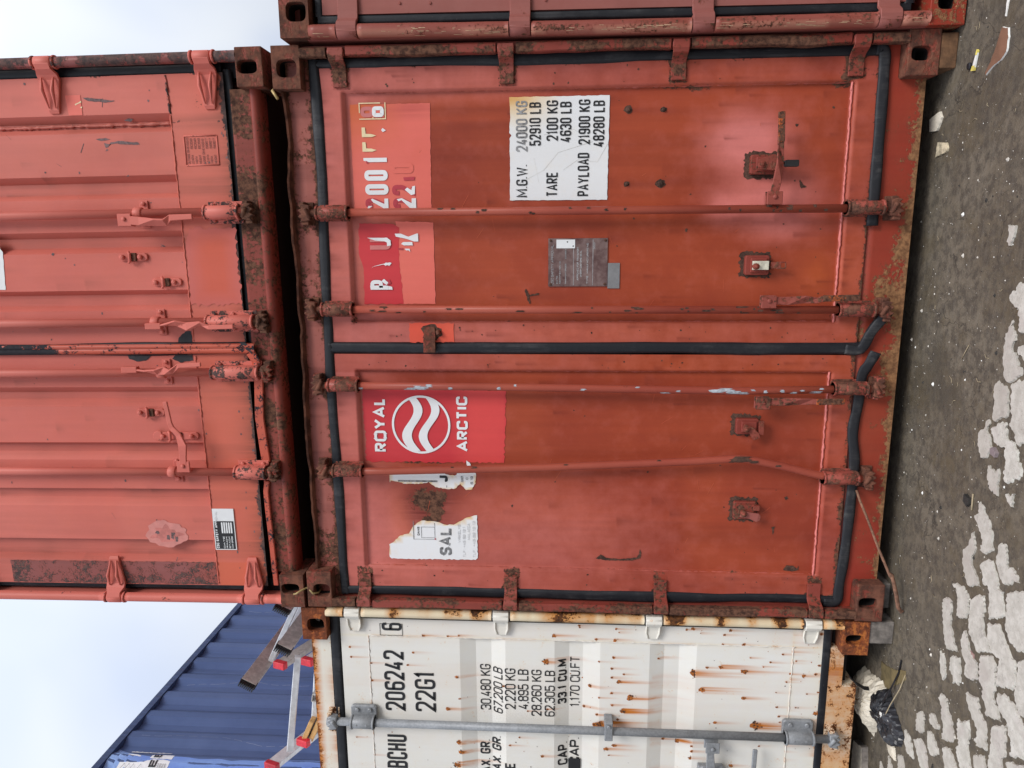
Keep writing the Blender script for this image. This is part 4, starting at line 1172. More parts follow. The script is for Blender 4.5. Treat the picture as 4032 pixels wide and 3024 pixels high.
for x, z, pts in ((1.9, 1.60, [(0, 0), (.05, -.1), (.12, -.16), (.16, -.30)]), (1.95, 1.42, [(0, 0), (.04, -.06), (.03, -.14), (.10, -.18)]), (2.0, 1.54, [(0, 0), (-.10, -.02), (-.14, -.06)]), (2.09, 1.50, [(0, 0), (.02, -.12), (-.02, -.2)])):
    for (a, b), (c2, d2) in zip(pts[:-1], pts[1:]):
        flat(mb, [(x + a, z + b), (x + c2, z + d2), (x + c2 + .0008, z + d2 + .0007), (x + a + .0008, z + b + .0007)], rfy(np.array(x + a), np.array(z + b)).item() - .0042, 3)
wvinyl = paint('white vinyl browning at one corner', (.76, .77, .78), (.78, .79, .80), (.80, .58, .27), (.62, .30, .07), streaky=.03, bumpy=.05, thr=.95)
mb.build('weight_sticker', [wvinyl, ink, midink, plain('faint crack in vinyl', (.60, .58, .53), .6)], rdoor)

# ---- data plate, its white label, tape
mb = MB()
y = rfy(np.array(1.57), np.array(1.35)).item()
mb.box(1.475, 1.675, y - .006, y - .002, 1.232, 1.480)
for x in (1.484, 1.666):
    for z in (1.242, 1.470): bolt(mb, x, y - .006, z, .006, .004, mat=1)
for s, x0, x1, z0, z1 in (('CSC SAFETY APPROVAL', 1.484, 1.650, 1.458, 1.468), ('APPROVED FOR TRANSPORT', 1.500, 1.640, 1.352, 1.360), ('UNDER CUSTOMS SEAL', 1.515, 1.625, 1.340, 1.347), ('DATE', 1.486, 1.52, 1.440, 1.446), ('IDENTIFICATION NO', 1.486, 1.58, 1.428, 1.434),
                          ('MAXIMUM GROSS', 1.486, 1.57, 1.404, 1.410), ('30480 KG 67200 LB', 1.590, 1.63, 1.404, 1.410), ('TYPE', 1.486, 1.52, 1.312, 1.319), ('MANUFACTURERS NO', 1.53, 1.655, 1.312, 1.319), ('2001', 1.63, 1.66, 1.284, 1.29)):
    text_fit(mb, s, x0, x1, z0, z1, .0013, y - .0066, 2)
for z in (1.373, 1.292): mb.box(1.480, 1.670, y - .0068, y - .0060, z, z + .0016, mat=2)
mb.box(1.634, 1.670, y - .0075, y - .0062, 1.368, 1.446, mat=3)
for x, z in ((1.660, 1.40), (1.643, 1.376)): flat(mb, blob(x, z, .003, .003, 8, .1), y - .0079, 4)
mb.box(1.466, 1.572, y - .0045, y - .003, 1.180, 1.230, mat=5)
mb.build('data_plate', [platem, rustm, vinylgrey, vinyl, ink, tapem], rdoor)

# ---- ROYAL ARCTIC
panel_patch('paint_patch', [(.690, 1.676), (.80, 1.672), (.86, 1.668), (.93, 1.667), (1.022, 1.664), (1.028, 2.304), (.90, 2.308), (.80, 2.300), (.690, 2.306)], lfy, [patch_crimson], ldoor, amp=.005, seed=9, step=.01,
            wear=lambda X, Z: dict(rust=.0 * X, fade=np.clip((1.92 - Z) / .1, 0, 1) * .9 * np.clip((Z - 1.66) / .02, 0, 1), dirt=.2 * near(Z, 2.3, .05)))
mb = MB()
def yl(x, z, d=.0046): return lfy(np.array(float(x)), np.array(float(z))).item() - d
def word(s, x0, x1, z0, z1, t):
    text_fit(mb, s, x0, x1, z0, z1, t, yl((x0 + x1) / 2, (z0 + z1) / 2), 0)
GL['O'] = [('c', [(.5, 0, 1.6), (1, 0, 1.6), (1, .5, 1.6), (1, 1, 1.6), (.5, 1, 1.6), (0, 1, 1.6), (0, .5, 1.6), (0, 0, 1.6)])]
sv = dict(NARROW); NARROW.update({'O': 1.25, 'I': .32, 'L': .8, 'R': 1.0, 'Y': 1.15, 'A': 1.25, 'T': 1.0, 'C': 1.02})
word('ROYAL', .738, .985, 2.205, 2.260, .0118)
word('ARCTIC', .742, .994, 1.836, 1.886, .0112)
NARROW.clear(); NARROW.update(sv)
cx, cz, r = .864, 2.046, .134
n = 56
ring = [(cx + q * math.cos(2 * math.pi * i / n), cz + q * .985 * math.sin(2 * math.pi * i / n)) for q in (r, r - .010) for i in range(n)]
mb.add([(x, yl(cx, cz), z) for x, z in ring], [(i, (i + 1) % n, n + (i + 1) % n, n + i) for i in range(n)])
def wave(c0, c1, w0, w1):
    """One of the two white S shaped bands in the ring."""
    k = 40; L, Rr = [], []
    for i in range(k + 1):
        t = i / k
        x = cx - .122 + .244 * t
        zc = c0 + (c1 - c0) * t + .030 * math.sin((t - .02) * 2 * math.pi * .98)
        w = w0 + (w1 - w0) * t
        a, b = zc + w / 2, zc - w / 2
        lim = math.sqrt(max(0, (r - .006) ** 2 - (x - cx) ** 2)) * .985
        L.append((x, min(max(a, cz - lim), cz + lim))); Rr.append((x, min(max(b, cz - lim), cz + lim)))
    V = [(x, yl(cx, cz, .0049), z) for x, z in L] + [(x, yl(cx, cz, .0049), z) for x, z in Rr]
    mb.add(V, [(k + 1 + i, k + 2 + i, i + 1, i) for i in range(k)])
wave(2.078, 2.090, .046, .038)
wave(2.008, 2.010, .040, .036)
mb.build('emblem', [vinyl], ldoor)

# ---- torn company stickers
mb = MB()
panel_patch('', rough_edges([(.590, 2.198), (.600, 2.195), (.585, 2.12), (.588, 2.05), (.596, 2.02), (.572, 1.99), (.564, 1.94), (.566, 1.90), (.588, 1.875), (.560, 1.850), (.564, 1.822), (.592, 1.806), (.640, 1.804), (.646, 1.816), (.690, 1.832), (.700, 1.846), (.655, 1.842), (.645, 1.88), (.628, 1.90), (.632, 1.93), (.640, 1.96), (.636, 2.0), (.640, 2.10), (.640, 2.20)], .002, .008, 5), lfy, None, None, d=.0030, mb=mb, amp=0, build=False, torn=True, straight=lambda p: p[0] > .632)
panel_patch('', [(.228, 2.214), (.290, 2.214), (.300, 2.196), (.335, 2.160), (.345, 2.120), (.382, 2.098), (.398, 2.08), (.410, 2.058), (.408, 2.02), (.404, 1.985), (.392, 1.95), (.392, 1.910), (.408, 1.885), (.428, 1.850), (.436, 1.822), (.440, 1.802), (.232, 1.802), (.222, 1.812), (.220, 2.205)], lfy, None, None, d=.0030, mb=mb, amp=.0022, step=.01, seed=6, build=False, torn=True, straight=lambda p: p[0] < .24 or p[1] < 1.81)
def tl(s, x0, x1, z0, z1, t, mat):
    text_fit(mb, s, x0, x1, z0, z1, t, yl((x0 + x1) / 2, (z0 + z1) / 2, .0044), mat)
tl('SAL', .243, .380, 1.922, 1.978, .0120, 3)
tl('VIRKELYS', .305, .395, 1.880, 1.892, .0020, 2)
tl('TLF.: +45 98 19 1', .234, .385, 1.858, 1.870, .0020, 2)
tl('MALACCA', .320, .400, 1.836, 1.848, .0020, 2)
tl('TLF.: +45 98 19 13', .234, .412, 1.812, 1.824, .0020, 2)
for a in ([(.32, 2.096), (.408, 2.096), (.408, 2.099), (.32, 2.099)], [(.318, 2.000), (.320, 2.000), (.320, 2.10), (.318, 2.10)], [(.326, 1.998), (.40, 1.998), (.40, 2.0), (.326, 2.0)], [(.326, 2.06), (.380, 2.06), (.380, 2.062), (.326, 2.062)], [(.378, 2.0), (.380, 2.0), (.380, 2.062), (.378, 2.062)], [(.326, 2.0), (.328, 2.0), (.328, 2.062), (.326, 2.062)]):
    flat(mb, a, yl(a[0][0], a[0][1], .0044), 3)
flat(mb, [(.318, 1.994), (.325, 1.994), (.325, 2.0), (.318, 2.0)], yl(.32, 2.0, .005), 4)
tl('DANIS', .338, .380, 2.070, 2.080, .0018, 1)
tl('J', .598, .628, 1.932, 1.975, .012, 1)
tl('.', .568, .584, 1.932, 1.975, .010, 1)
for z in (2.16, 2.13, 2.10): flat(mb, [(.596, z), (.604, z), (.604, z - .12), (.596, z - .12)], yl(.6, z - .05, .0044), 3)
tl('98', .598, .626, 1.862, 1.872, .0018, 3)
tl('C', .610, .620, 1.840, 1.850, .0018, 3)
tl('6 19', .588, .626, 1.818, 1.829, .0020, 3)
wtorn = paint('white sticker browning at the tear', (.78, .79, .81), (.79, .80, .82), (.72, .45, .15), (.5, .2, .05), streaky=.02, bumpy=.05, thr=.95)
mb.build('torn_sticker', [wtorn, ink, fadedink, midink, ghostred], ldoor)

# ================================================================== UPPER SALMON CONTAINER
up = thing('shipping_container', 'salmon pink container stacked on the red one, with grooved doors', 'container', (0, 0, 2.606), (0, -.0094, 0), group='stacked shipping containers')
shell(up, salmon, casting)
for x0, x1, z0, z1, hx, hz, hw, hh in ((0, .160, 0, .112, .092, .063, .025, .042), (2.285, W, 0, .112, 2.362, .064, .026, .040)):
    casting_mesh(x0, x1, z0, z1, hx, hz, hw, hh).build('corner_casting', [casting, dark], up, bevel=.010, seg=2)
for x0, x1 in ((0, .162), (2.276, W)):
    casting_mesh(x0, x1, 2.473, H, (x0 + x1) / 2, 2.53, .03, .038).build('corner_casting', [casting, dark], up, bevel=.010, seg=2)
UHZ = (2.27, 1.60, .925, .252)
for sgn in (1, -1):
    fx = (lambda x: x) if sgn > 0 else (lambda x: W - x)
    mb = MB(); mb.rust = .05
    a, b = sorted((fx(2.402), fx(W - .008))); mb.box(a, b, .052, .15, .1, 2.49)
    a, b = sorted((fx(2.34), fx(2.404))); mb.box(a, b, .090, .15, .1, 2.49, mat=1)
    mb.build('corner_post', [salmon, rubber], up)
    ends = [2.476] + [q for h in UHZ for q in (h + .046, h - .046)] + [.112]
    for i in range(0, len(ends), 2):
        mb = MB(); z1, z0 = ends[i], ends[i + 1]
        n = max(4, int((z1 - z0) / .03)); zz = np.linspace(z0, z1, n)
        rr = (.20 if sgn > 0 else .10) + lnoise(n, .08, 6, i + 31)
        V = []; m2 = 10
        for k in range(n):
            for j in range(m2):
                w = math.pi * (j / (m2 - 1))
                V.append((fx(2.409 + .022 * math.cos(w)), .022 - .024 * math.sin(w), zz[k]))
        F = [(k * m2 + j, k * m2 + j + 1, k * m2 + m2 + 1 + j, k * m2 + m2 + j) for k in range(n - 1) for j in range(m2 - 1)] + [tuple(range(m2)), tuple((n - 1) * m2 + j for j in range(m2))]
        mb.add(V, F, rust=np.repeat(np.clip(rr, 0, .6), m2), smooth=True)
        mb.build('hinge_pin_guard', purple if sgn > 0 else salmon, up)
        for zc, sg in ((z1, -1), (z0, 1)):
            pass
mb = MB(); mb.rust = .2
mb.grid(coords([.15, 2.29], .02), coords([.083, .170, .178], .01), lambda X, Z: .058 + 0 * X + .02 * np.clip((Z - .17) / .008, 0, 1), lambda X, Z: dict(rust=.26 + .14 * edge_wave(X, 8, 3) + .10 * np.clip((X - 1.5) / .8, 0, 1), fade=.1 + 0 * X, dirt=.2 * (edge_wave(X, 30, 7) > .3)))
prof = [(.058, .083), (.042, .080), (.036, .072), (.040, .050), (.062, .040), (.12, .040)]
xs = coords([.15, 2.29], .03); m2 = len(prof)
V = [(x, p[0], p[1]) for x in xs for p in prof]
mb.add(V, [(i * m2 + j, i * m2 + j + 1, i * m2 + m2 + 1 + j, i * m2 + m2 + j) for i in range(len(xs) - 1) for j in range(m2 - 1)], smooth=True)
mb.build('sill', [redrail], up)
mb = MB(); mb.box(.15, 2.29, .058, .16, 2.46, 2.57); mb.build('header', salmon, up)

UF, UD = .050, .032
def groove(X, spans, depth):
    y = 0 * X
    for a, b, c, d in spans:      # edge, bottom start, bottom end, edge
        y = np.maximum(y, depth * np.clip(np.minimum((X - a) / (b - a), (d - X) / (d - c)), 0, 1))
    return y
RG = [(2.131, 2.155, 2.176, 2.204), (1.862, 1.884, 1.930, 1.957), (1.634, 1.658, 1.700, 1.725), (1.384, 1.405, 1.452, 1.473)]
LG = [(.950, .982, 1.012, 1.040), (.698, .731, .766, .781), (.474, .507, .546, .559), (.202, .222, .296, .308)]
PB = .428
gur = random.Random(55)
URUNS = [(gur.uniform(.1, 2.34), gur.uniform(.35, 1.5), gur.choice((.008, .012, .02)), gur.uniform(.05, .2), gur.uniform(.15, .5)) for _ in range(60)]
def up_door(x0, x1, gr, sgn, seed):
    stops = sorted(set([x0, x1] + [q for t in gr for q in t]))
    xs = coords(stops, .012); zs = coords([.190, PB, PB + .004, 1.6, 2.43], .012)
    def fy(X, Z):
        k = np.clip((Z - PB - .012 * (X - 1.2) * 0) / .004, 0, 1)
        return UF + groove(X, gr, UD) * k
    def wear(X, Z):
        g = groove(X, gr, 1.0)
        rust = .62 * near(Z, .190, .016) * (1 + .5 * edge_wave(X, 14, seed)) + .10 * near(Z, PB, .004)
        fade = .35 * np.exp(-(Z - .19) / .05) + .25 * (Z < PB) + gauss(X, Z, (x0 + x1) / 2, .8, .3, .6, .12)
        dirt = .50 * g * np.clip(.45 + .55 * edge_wave(Z + X * .1, 9, seed), 0, 1) + .10 * np.clip(edge_wave(Z, 3, 5) + edge_wave(X, 7, 3), 0, 1) + runs(X, Z, URUNS) + 1.3 * near(Z, .19, .045) * (.7 + .4 * edge_wave(X, 9, 4)) + .20 * near(Z, PB - .003, .004)
        if seed == 1:
            rust = rust + .30 * near(X, 2.357, .006) + .18 * near(X, 2.166, .010)
            dirt = dirt + .45 * near(X, 2.166, .022) * (Z > PB) + .3 * gauss(X, Z, 2.165, .87, .04, .04)
            rust = rust + .16 * np.exp(-(((X - 2.25) / .08) ** 2)) * (Z < PB)
        else:
            rust = rust + .26 * near(X, .082, .006)
            dirt = dirt + .18 * np.clip((.30 - X) / .08, 0, 1) * (Z > PB)
            fade = fade + .6 * ((X < .2) & (Z < PB)) + .25 * (Z < PB)
        return dict(rust=rust, fade=fade, dirt=dirt)
    mb = MB()
    mb.grid(xs, zs, fy, wear, smooth=False)
    mb.box(x0, x1, .095, .11, .2, 2.42, mat=1)
    weld(mb, (x0 + .01, UF - .001, PB), (x1 - .16 if sgn > 0 else x1 - .01, UF - .001, PB), .003, seed, rust=.05, fade=.3)
    if sgn > 0:
        weld(mb, (2.166, UF + UD - .004, PB), (2.160, UF + UD - .004, 2.4), .0065, 5, rust=.10, dirt=.5)
        weld(mb, (2.20, UF - .001, PB), (2.352, UF - .001, PB + .004), .005, 6, rust=.4, dirt=.5)
    g = random.Random(seed * 5)
    for i in range(46):
        x = g.uniform(x0 + .02, x1 - .02); z = .2 + 1.2 * g.random() ** 2.2; s = g.choice((.003, .004, .005, .006))
        if abs(fy(np.array(x), np.array(z)).item() - UF) < 1e-4:
            flat(mb, blob(x, z, s, s * g.uniform(.4, 1), 8, .4, i + seed * 77), UF - .0009, mat=2)
    for i in range(5):
        x = g.uniform(x0 + .05, x1 - .08); z = .2 + 1.0 * g.random(); L = g.uniform(.02, .05); an = g.uniform(-.5, 1.4)
        if abs(fy(np.array(x), np.array(z)).item() - UF) < 1e-4:
            flat(mb, [(x, z), (x + L * math.cos(an), z + L * math.sin(an)), (x + L * math.cos(an) + .002, z + L * math.sin(an) + .002), (x + .003, z + .002)], UF - .0009, mat=2)
    return mb, fy
greychip = plain('dark grey bare chips', (.15, .095, .095), .8, var=.4, scale=80)
mb, ufr = up_door(1.236, 2.356, RG, 1, 1)
for p in ([(2.275, .800), (2.262, .78), (2.252, .70), (2.258, .66), (2.264, .70), (2.272, .76)], [(2.108, .765), (2.100, .74), (2.106, .70), (2.112, .72)], [(2.092, .73), (2.072, .725), (2.074, .715), (2.094, .70), (2.098, .66), (2.090, .58), (2.082, .575), (2.082, .62), (2.088, .68), (2.086, .71)], [(2.068, .72), (2.058, .728), (2.062, .715)], [(2.19, .62), (2.182, .64), (2.176, .61), (2.186, .60)], [(1.96, .64), (1.952, .65), (1.954, .635)],
          [(1.668, .55), (1.645, .52), (1.640, .51), (1.664, .535)], [(1.66, .55), (1.655, .50), (1.652, .50), (1.657, .55)]):
    flat(mb, rough_edges(p, .0015, .008, 4), ufr(np.array(p[0][0]), np.array(p[0][1])).item() - .001, mat=2)
urd = mb.build('door', [salmon, dark, greychip], up)
mb, ufl = up_door(.080, 1.190, LG, -1, 2)
uld = mb.build('door', [salmon, dark, greychip], up)
def uy(x, z): return UF - .0016
# vermilion repaint on the lower plate, red sticker rest, purple bare strip
def upatch(name, pts, mats, parent, d=.0014, amp=.004, seed=1, wear=None):
    return panel_patch(name, pts, lambda X, Z: UF + 0 * X, mats, parent, d=d, amp=amp, seed=seed, wear=wear)
verm = paint('soft vermilion repaint', (.62, .115, .060), (.58, .115, .072), (.56, .135, .11), (.4, .08, .05), rough=.5, streaky=.12)
upatch('paint_patch', [(1.405, .195), (1.735, .195), (1.735, .395), (1.66, .42), (1.405, .425)], [verm], urd, seed=3, amp=.008, wear=lambda X, Z: dict(fade=1 - np.clip(np.minimum(np.minimum(X - 1.405, 1.735 - X), np.minimum(Z - .195, .41 - Z)) / .07, 0, 1), rust=0 * X, dirt=0 * X))
mb = MB()
flat(mb, [(2.205, .808), (2.205, .868), (2.285, .874), (2.285, .808)], UF - .0016, mat=0)
flat(mb, rough_edges([(2.250, .835), (2.262, .808), (2.256, .806), (2.244, .834)], .002, .008, 4), UF - .0022, mat=1)
flat(mb, rough_edges([(2.236, .815), (2.240, .806), (2.232, .806)], .001, .008, 4), UF - .0022, mat=1)
mb.build('sticker_remnant', [patch_coral, creamink], urd)
pw = lambda X, Z: dict(rust=.02 + .12 * edge_wave(Z, 13, 2) + .10 * near(X, .085, .02), fade=.5 * np.clip(edge_wave(Z, 6, 4), 0, 1), dirt=0 * X)
panel_patch('paint_patch', [(.084, .434), (.196, .434), (.196, 1.45), (.084, 1.45)], lambda X, Z: UF + 0 * X, [purple], uld, d=.0014, amp=.002, wear=pw)
mb = MB()
flat(mb, rough_edges(blob(.335, .655, .066, .098, 26, .10, 5), .004, .012, 4), UF - .0015, mat=0)
flat(mb, rough_edges(blob(.335, .655, .040, .07, 16, .35, 8), .004, .012, 4), UF - .0019, mat=2)
for x, z in ((.344, .70), (.336, .625)): flat(mb, blob(x, z, .009, .010, 10, .3, int(z * 100)), UF - .0023, mat=1)
for x, z in ((.318, .65), (.322, .63), (.312, .61)): flat(mb, blob(x, z, .012, .007, 10, .4, int(z * 1000)), UF - .0023, mat=1)
mb.build('sealant_smear', [plain('pink sealant smear', (.60, .22, .19), .6, var=.12, scale=20), greychip, plain('darker pink smear', (.52, .16, .135), .6, var=.25, scale=30)], uld)
# plates
mb = MB()
PX0, PX1, PZ0, PZ1 = .262, .464, .322, .424
mb.box(PX0, PX1, UF - .005, UF - .001, PZ0, PZ1)
flat(mb, [(PX0 + .004, PZ0 + .004), (PX1 - .06, PZ0 + .004), (PX1 - .06, PZ1 - .004), (PX0 + .004, PZ1 - .004)], UF - .0056, 1)
text_fit(mb, 'CSC SAFETY APPROVAL', PX0 + .008, PX1 - .012, PZ1 - .020, PZ1 - .008, .0028, UF - .0062, 2)
for i in range(5):
    flat(mb, [(.345, .335 + i * .011), (.398, .335 + i * .011), (.398, .342 + i * .011), (.345, .342 + i * .011)], UF - .0062, 2)
for i, s in enumerate(('MAX GROSS', 'STACK', 'RACK', 'DATE')):
    text_fit(mb, s, .27, .33, .336 + i * .013, .343 + i * .013, .0014, UF - .0062, 2)
mb.build('data_plate', [vinyl, ink, vinyl], uld)
mb = MB()
x0, x1, z0, z1 = 1.992, 2.110, .238, .380
for a, b in (((x0, z0), (x1, z0)), ((x1, z0), (x1, z1)), ((x1, z1), (x0, z1)), ((x0, z1), (x0, z0))):
    mb.tube([(a[0], UF - .001, a[1]), (b[0], UF - .001, b[1])], .0028, n=6, mat=0, rust=.25)
for i, s in enumerate(('OUTSIDE DIMENSIONS', 'LENGTH', 'WIDTH', 'HEIGHT', 'INSIDE DIMENSIONS', 'LENGTH', 'WIDTH', 'HEIGHT')):
    text_fit(mb, s, x0 + .006, x0 + .006 + .0062 * len(s) * .95, z1 - .018 - i * .0165, z1 - .008 - i * .0165, .0013, UF - .0012, 1)
    if len(s) < 8: text_fit(mb, '6058' if i < 4 else '5867', x0 + .066, x1 - .010, z1 - .018 - i * .0165, z1 - .008 - i * .0165, .0013, UF - .0012, 1)
mb.build('stencil_plate', [salmon, plain('dull brown stencil', (.20, .055, .045), .7)], urd)
# white sheet high on the right door (only its lower edge is in the picture)
mb = MB()
panel_patch('', [(1.482, 1.265), (1.648, 1.252), (1.660, 1.262), (1.695, 1.262), (1.700, 1.270), (1.700, 1.60), (1.482, 1.60)], lambda X, Z: UF + 0 * X, None, None, d=.0016, mb=mb, amp=.001, build=False)
mb.build('white_sticker', [vinyl], urd)

# seals
mb = MB()
gasket_strip(mb, .20, 2.44, 2.350, 2.404, .072, h=.012, seed=11)
gasket_strip(mb, 2.44, .20, .050, .088, .070, h=.012, seed=12)
gasket_strip(mb, .19, 2.44, 1.187, 1.238, .048, h=.012, seed=13, amp=.002)
gasket_strip(mb, 1.20, 2.37, .158, .194, .074, h=.010, seed=14, vertical=False, amp=.004)
mb.build('door_seal', rubber, up)
crk = paint('red paint cracking off a seal', (.50, .095, .058), (.54, .11, .066), (.50, .09, .05), (.10, .03, .03), r1=(.02, .02, .026), r2=(.03, .031, .036), halo=(.3, .05, .03), halo_w=.015, thr=.60, rs=1.5)
mb = MB()
def csw(z): return np.interp(z, [.16, .45, 1.0, 1.10, 1.25], [.16, .04, .05, .3, .6])
n = 60; zz = np.linspace(.150, 1.6, n); V = []; rr = []
for k in range(n):
    for j, (p, q) in enumerate(((0, .006), (.06, -.004), (.5, -.007), (.55, -.002), (.6, -.008), (.95, -.005), (1, .006))):
        V.append((1.190 + .046 * p, .036 + q, zz[k])); rr.append(csw(zz[k]) * (1 if p > .52 or zz[k] < 1.05 else 1.2) * (.6 if p > .55 else 1))
mb.add(V, [(k * 7 + j, k * 7 + j + 1, k * 7 + 8 + j, k * 7 + 7 + j) for k in range(n - 1) for j in range(6)], smooth=True, rust=np.array(rr))
mb.build('painted_seal', crk, up)
mb = MB(); mb.rust = .08
def loose(path, w, t=.012):
    V = []; P = [np.array(p) for p in path]
    mb.bar(P, w, t, smooth=False)
loose([(1.196, .040, .172), (1.16, .040, .150), (1.08, .044, .145), (.90, .046, .158), (.76, .046, .150), (.69, .05, .146)], .040)
loose([(.600, .050, .150), (.55, .046, .158), (.45, .044, .156), (.338, .044, .152), (.20, .046, .150), (.085, .048, .148)], .024)
o = mb.build('loose_seal', crk, up, bevel=.003)
mb = MB()
flat(mb, [(1.186, .158), (1.242, .215), (1.240, .185), (1.222, .172)], .030)
mb.build('torn_rubber', rubberworn, up)
for p in ([(1.186, .44), (1.186, .52), (1.168, .535), (1.150, .50), (1.160, .44)], [(1.186, .62), (1.186, .74), (1.168, .735), (1.156, .70), (1.160, .66)], [(1.240, .435), (1.240, .50), (1.262, .495), (1.290, .46), (1.290, .436)]):
    mb = MB(); flat(mb, rough_edges(p, .003, .01, 6), UF - .0018); mb.build('torn_rubber', rubberworn, up)
# hinges
for sgn, dr in ((1, urd), (-1, uld)):
    fx = (lambda x: x) if sgn > 0 else (lambda x: W - x)
    for hz in UHZ:
        mb = MB(); mb.rust = .04
        st = [(fx(2.432), .004, .032), (fx(2.400), -.004, .032), (fx(2.380), .004, .033), (fx(2.362), .022, .044), (fx(2.345), .032, .045), (fx(2.300), .036, .036), (fx(2.226), .038, .024), (fx(2.212), .044, .020)]
        strap_mesh(st, hz, .012, mb, rib=False)
        for dz in (-1, 1):
            mb.tube([(fx(2.352), .024, hz + dz * .026), (fx(2.30), .014, hz + dz * .022), (fx(2.232), .034, hz + dz * .014)], [.004, .009, .003], n=6)
        mb.tube([(fx(2.409), .020, hz - .036), (fx(2.409), .020, hz + .036)], .025, n=16)
        for dz in (-.046, .046):
            mb.tube([(fx(2.409), .020, hz + dz - .005), (fx(2.409), .020, hz + dz + .005)], .0275, n=14, rust=.3)
        mb.build('hinge', [salmon], dr, bevel=.003)
# locking bars
ub = []
for x, zi, zo, nb, fl in ((1.797, .300, .150, 2, 1), (1.335, .338, .128, 3, 1), (1.113, .338, .125, 3, -1), (.655, .275, .132, 2, -1)):
    o = locking_bar(up, [(x, .008, 2.45), (x, .008, .13)], (x, 2.31, 2.448), (x - .002, zi, zo), salmon, salmon, r=.0185, style='bolt', face=.050, bw=.036, flip=(fl, fl), rust=.02, cam_mat=redrail, keeper_mat=redrail, cam_gap=.006)
    g = MB(); g.rust = .08
    zc = .588 if x > 1.7 else .566
    g.tube([(x, .008, zc - .018), (x, .008, zc + .018)], .0255, n=18)
    g.box(x - .060, x + .056, .042, .048, zc - .024, zc + .016)
    for dx in (-.044, .042): bolt(g, x + dx, .042, zc - .004, .010, .010)
    g.build('bar_guide', [salmon, redrail], o, bevel=.003)
    ub.append(o)
def uhandle(bar, hx, hz, arm, ws, sides, hub='v'):
    mb = MB(); mb.rust = .05
    mb.box(hx - .026, hx + .026, -.030, -.022, hz - .030, hz + .030) if hub == 'v' else mb.bar([(hx, -.02, hz - .034), (hx, -.024, hz + .034)], .026, .03)
    if hub == 'v':
        mb.box(hx - .026, hx - .018, -.024, .006, hz - .030, hz + .030)
        mb.tube([(hx + .004, -.03, hz), (hx + .004, -.037, hz)], .009, n=10)
    mb.bar(arm, ws, .009, side=sides)
    return mb.build('handle', [salmon], bar, bevel=.0025)
V3 = (0, 1, 0); T3 = (.7, .7, 0); S3 = (1, .25, 0)
uhandle(ub[0], 1.770, .634, [(1.768, -.026, .61), (1.764, -.028, .57), (1.758, -.032, .50), (1.757, -.034, .455), (1.775, -.036, .43), (1.778, -.038, .332)], [.036, .036, .040, .036, .026, .022], [V3, V3, T3, T3, V3, V3])
uhandle(ub[1], 1.322, .56, [(1.320, -.024, .55), (1.330, -.028, .50), (1.335, -.034, .455), (1.320, -.034, .41), (1.333, -.036, .345), (1.316, -.038, .31), (1.318, -.040, .20)], [.016, .020, .034, .036, .024, .020, .018], [S3, S3, T3, V3, T3, V3, V3], 'n')
uhandle(ub[2], 1.132, .69, [(1.132, -.024, .68), (1.126, -.028, .62), (1.122, -.032, .57), (1.128, -.034, .53), (1.124, -.036, .50), (1.150, -.038, .462), (1.156, -.040, .36)], [.016, .022, .034, .036, .028, .020, .018], [S3, S3, T3, V3, T3, V3, V3], 'n')
o = uhandle(ub[3], .690, .496, [(.700, -.026, .496), (.735, -.028, .492), (.79, -.034, .485), (.838, -.034, .498), (.872, -.036, .524), (.895, -.038, .530), (.992, -.040, .540)], [.034, .032, .040, .036, .024, .022, .021], [V3, V3, T3, T3, V3, V3, V3])
o['label'] = 'handle swung sideways over its catch'
# catches
for dr, x, z0, z1, t in ((urd, 1.616, .592, .722, 0), (urd, 1.506, .452, .585, 0), (uld, .924, .594, .726, 0), (uld, .814, .448, .632, 1)):
    mb = MB(); mb.rust = .10
    w = .017
    mb.prism([(x - w, z0 + .01), (x - w + .008, z0), (x + w - .008, z0), (x + w, z0 + .01), (x + w, z1 - .012), (x + w - .01, z1), (x - w + .01, z1), (x - w, z1 - .012)], UF - .010, UF - .001)
    zr = (z0 + z1) / 2
    mb.box(x - w - .001, x + w + .001, UF - .018, UF - .008, zr - .018, zr + .004, mat=1, rust=.5)
    for zz in (z0 + .030, z1 - .020): bolt(mb, x, UF - .010, zz, .011, .014)
    q = z1 - .052
    mb.tube([(x - .024, UF - .012, q + .006), (x - .016, UF - .022, q - .006), (x + .012, UF - .024, q - .008), (x + .024, UF - .012, q + .004)], .006, n=8)
    if t: mb.prism(blob(x, z1 + .004, .024, .024, 10, .12, 3), UF - .014, UF - .008)
    mb.build('handle_catch', [salmon, redrail], dr, bevel=.0025)

# ================================================================== RIGHT CONTAINER (one edge in the picture)
rc = thing('shipping_container', 'dusty mauve red container standing on the ground, only its hinge edge in view', 'container', (2.438, -.038, -.058), (0, .0045, 0), group='stacked shipping containers')
shell(rc, mauve, casting)
for x0, x1, z0, z1, hx, hz, hw, hh in ((.004, .166, 2.473, H, .099, 2.523, .036, .040), (W - .162, W, 2.473, H, W - .09, 2.53, .03, .04)):
    casting_mesh(x0, x1, z0, z1, hx, hz, hw, hh).build('corner_casting', [casting, dark], rc, bevel=.018, seg=3)
for x0, x1, hx in ((0, .180, .085), (W - .162, W, W - .09)):
    casting_mesh(x0, x1, 0, .128, hx, .068, .030, .034).build('corner_casting', [sillred, dark], rc, bevel=.022, seg=3)
RHZ = (2.325, 1.648, .952, .268)
creamscrape = plain('pale scraped paint', (.55, .36, .22), .6, var=.3, scale=90)
rodm = paint('scraped mauve paint on a rod', (.26, .068, .050), (.30, .085, .066), (.50, .22, .15), (.12, .03, .02), thr=.66, rs=.9, bumpy=.5, grain=(1, 1, .25))
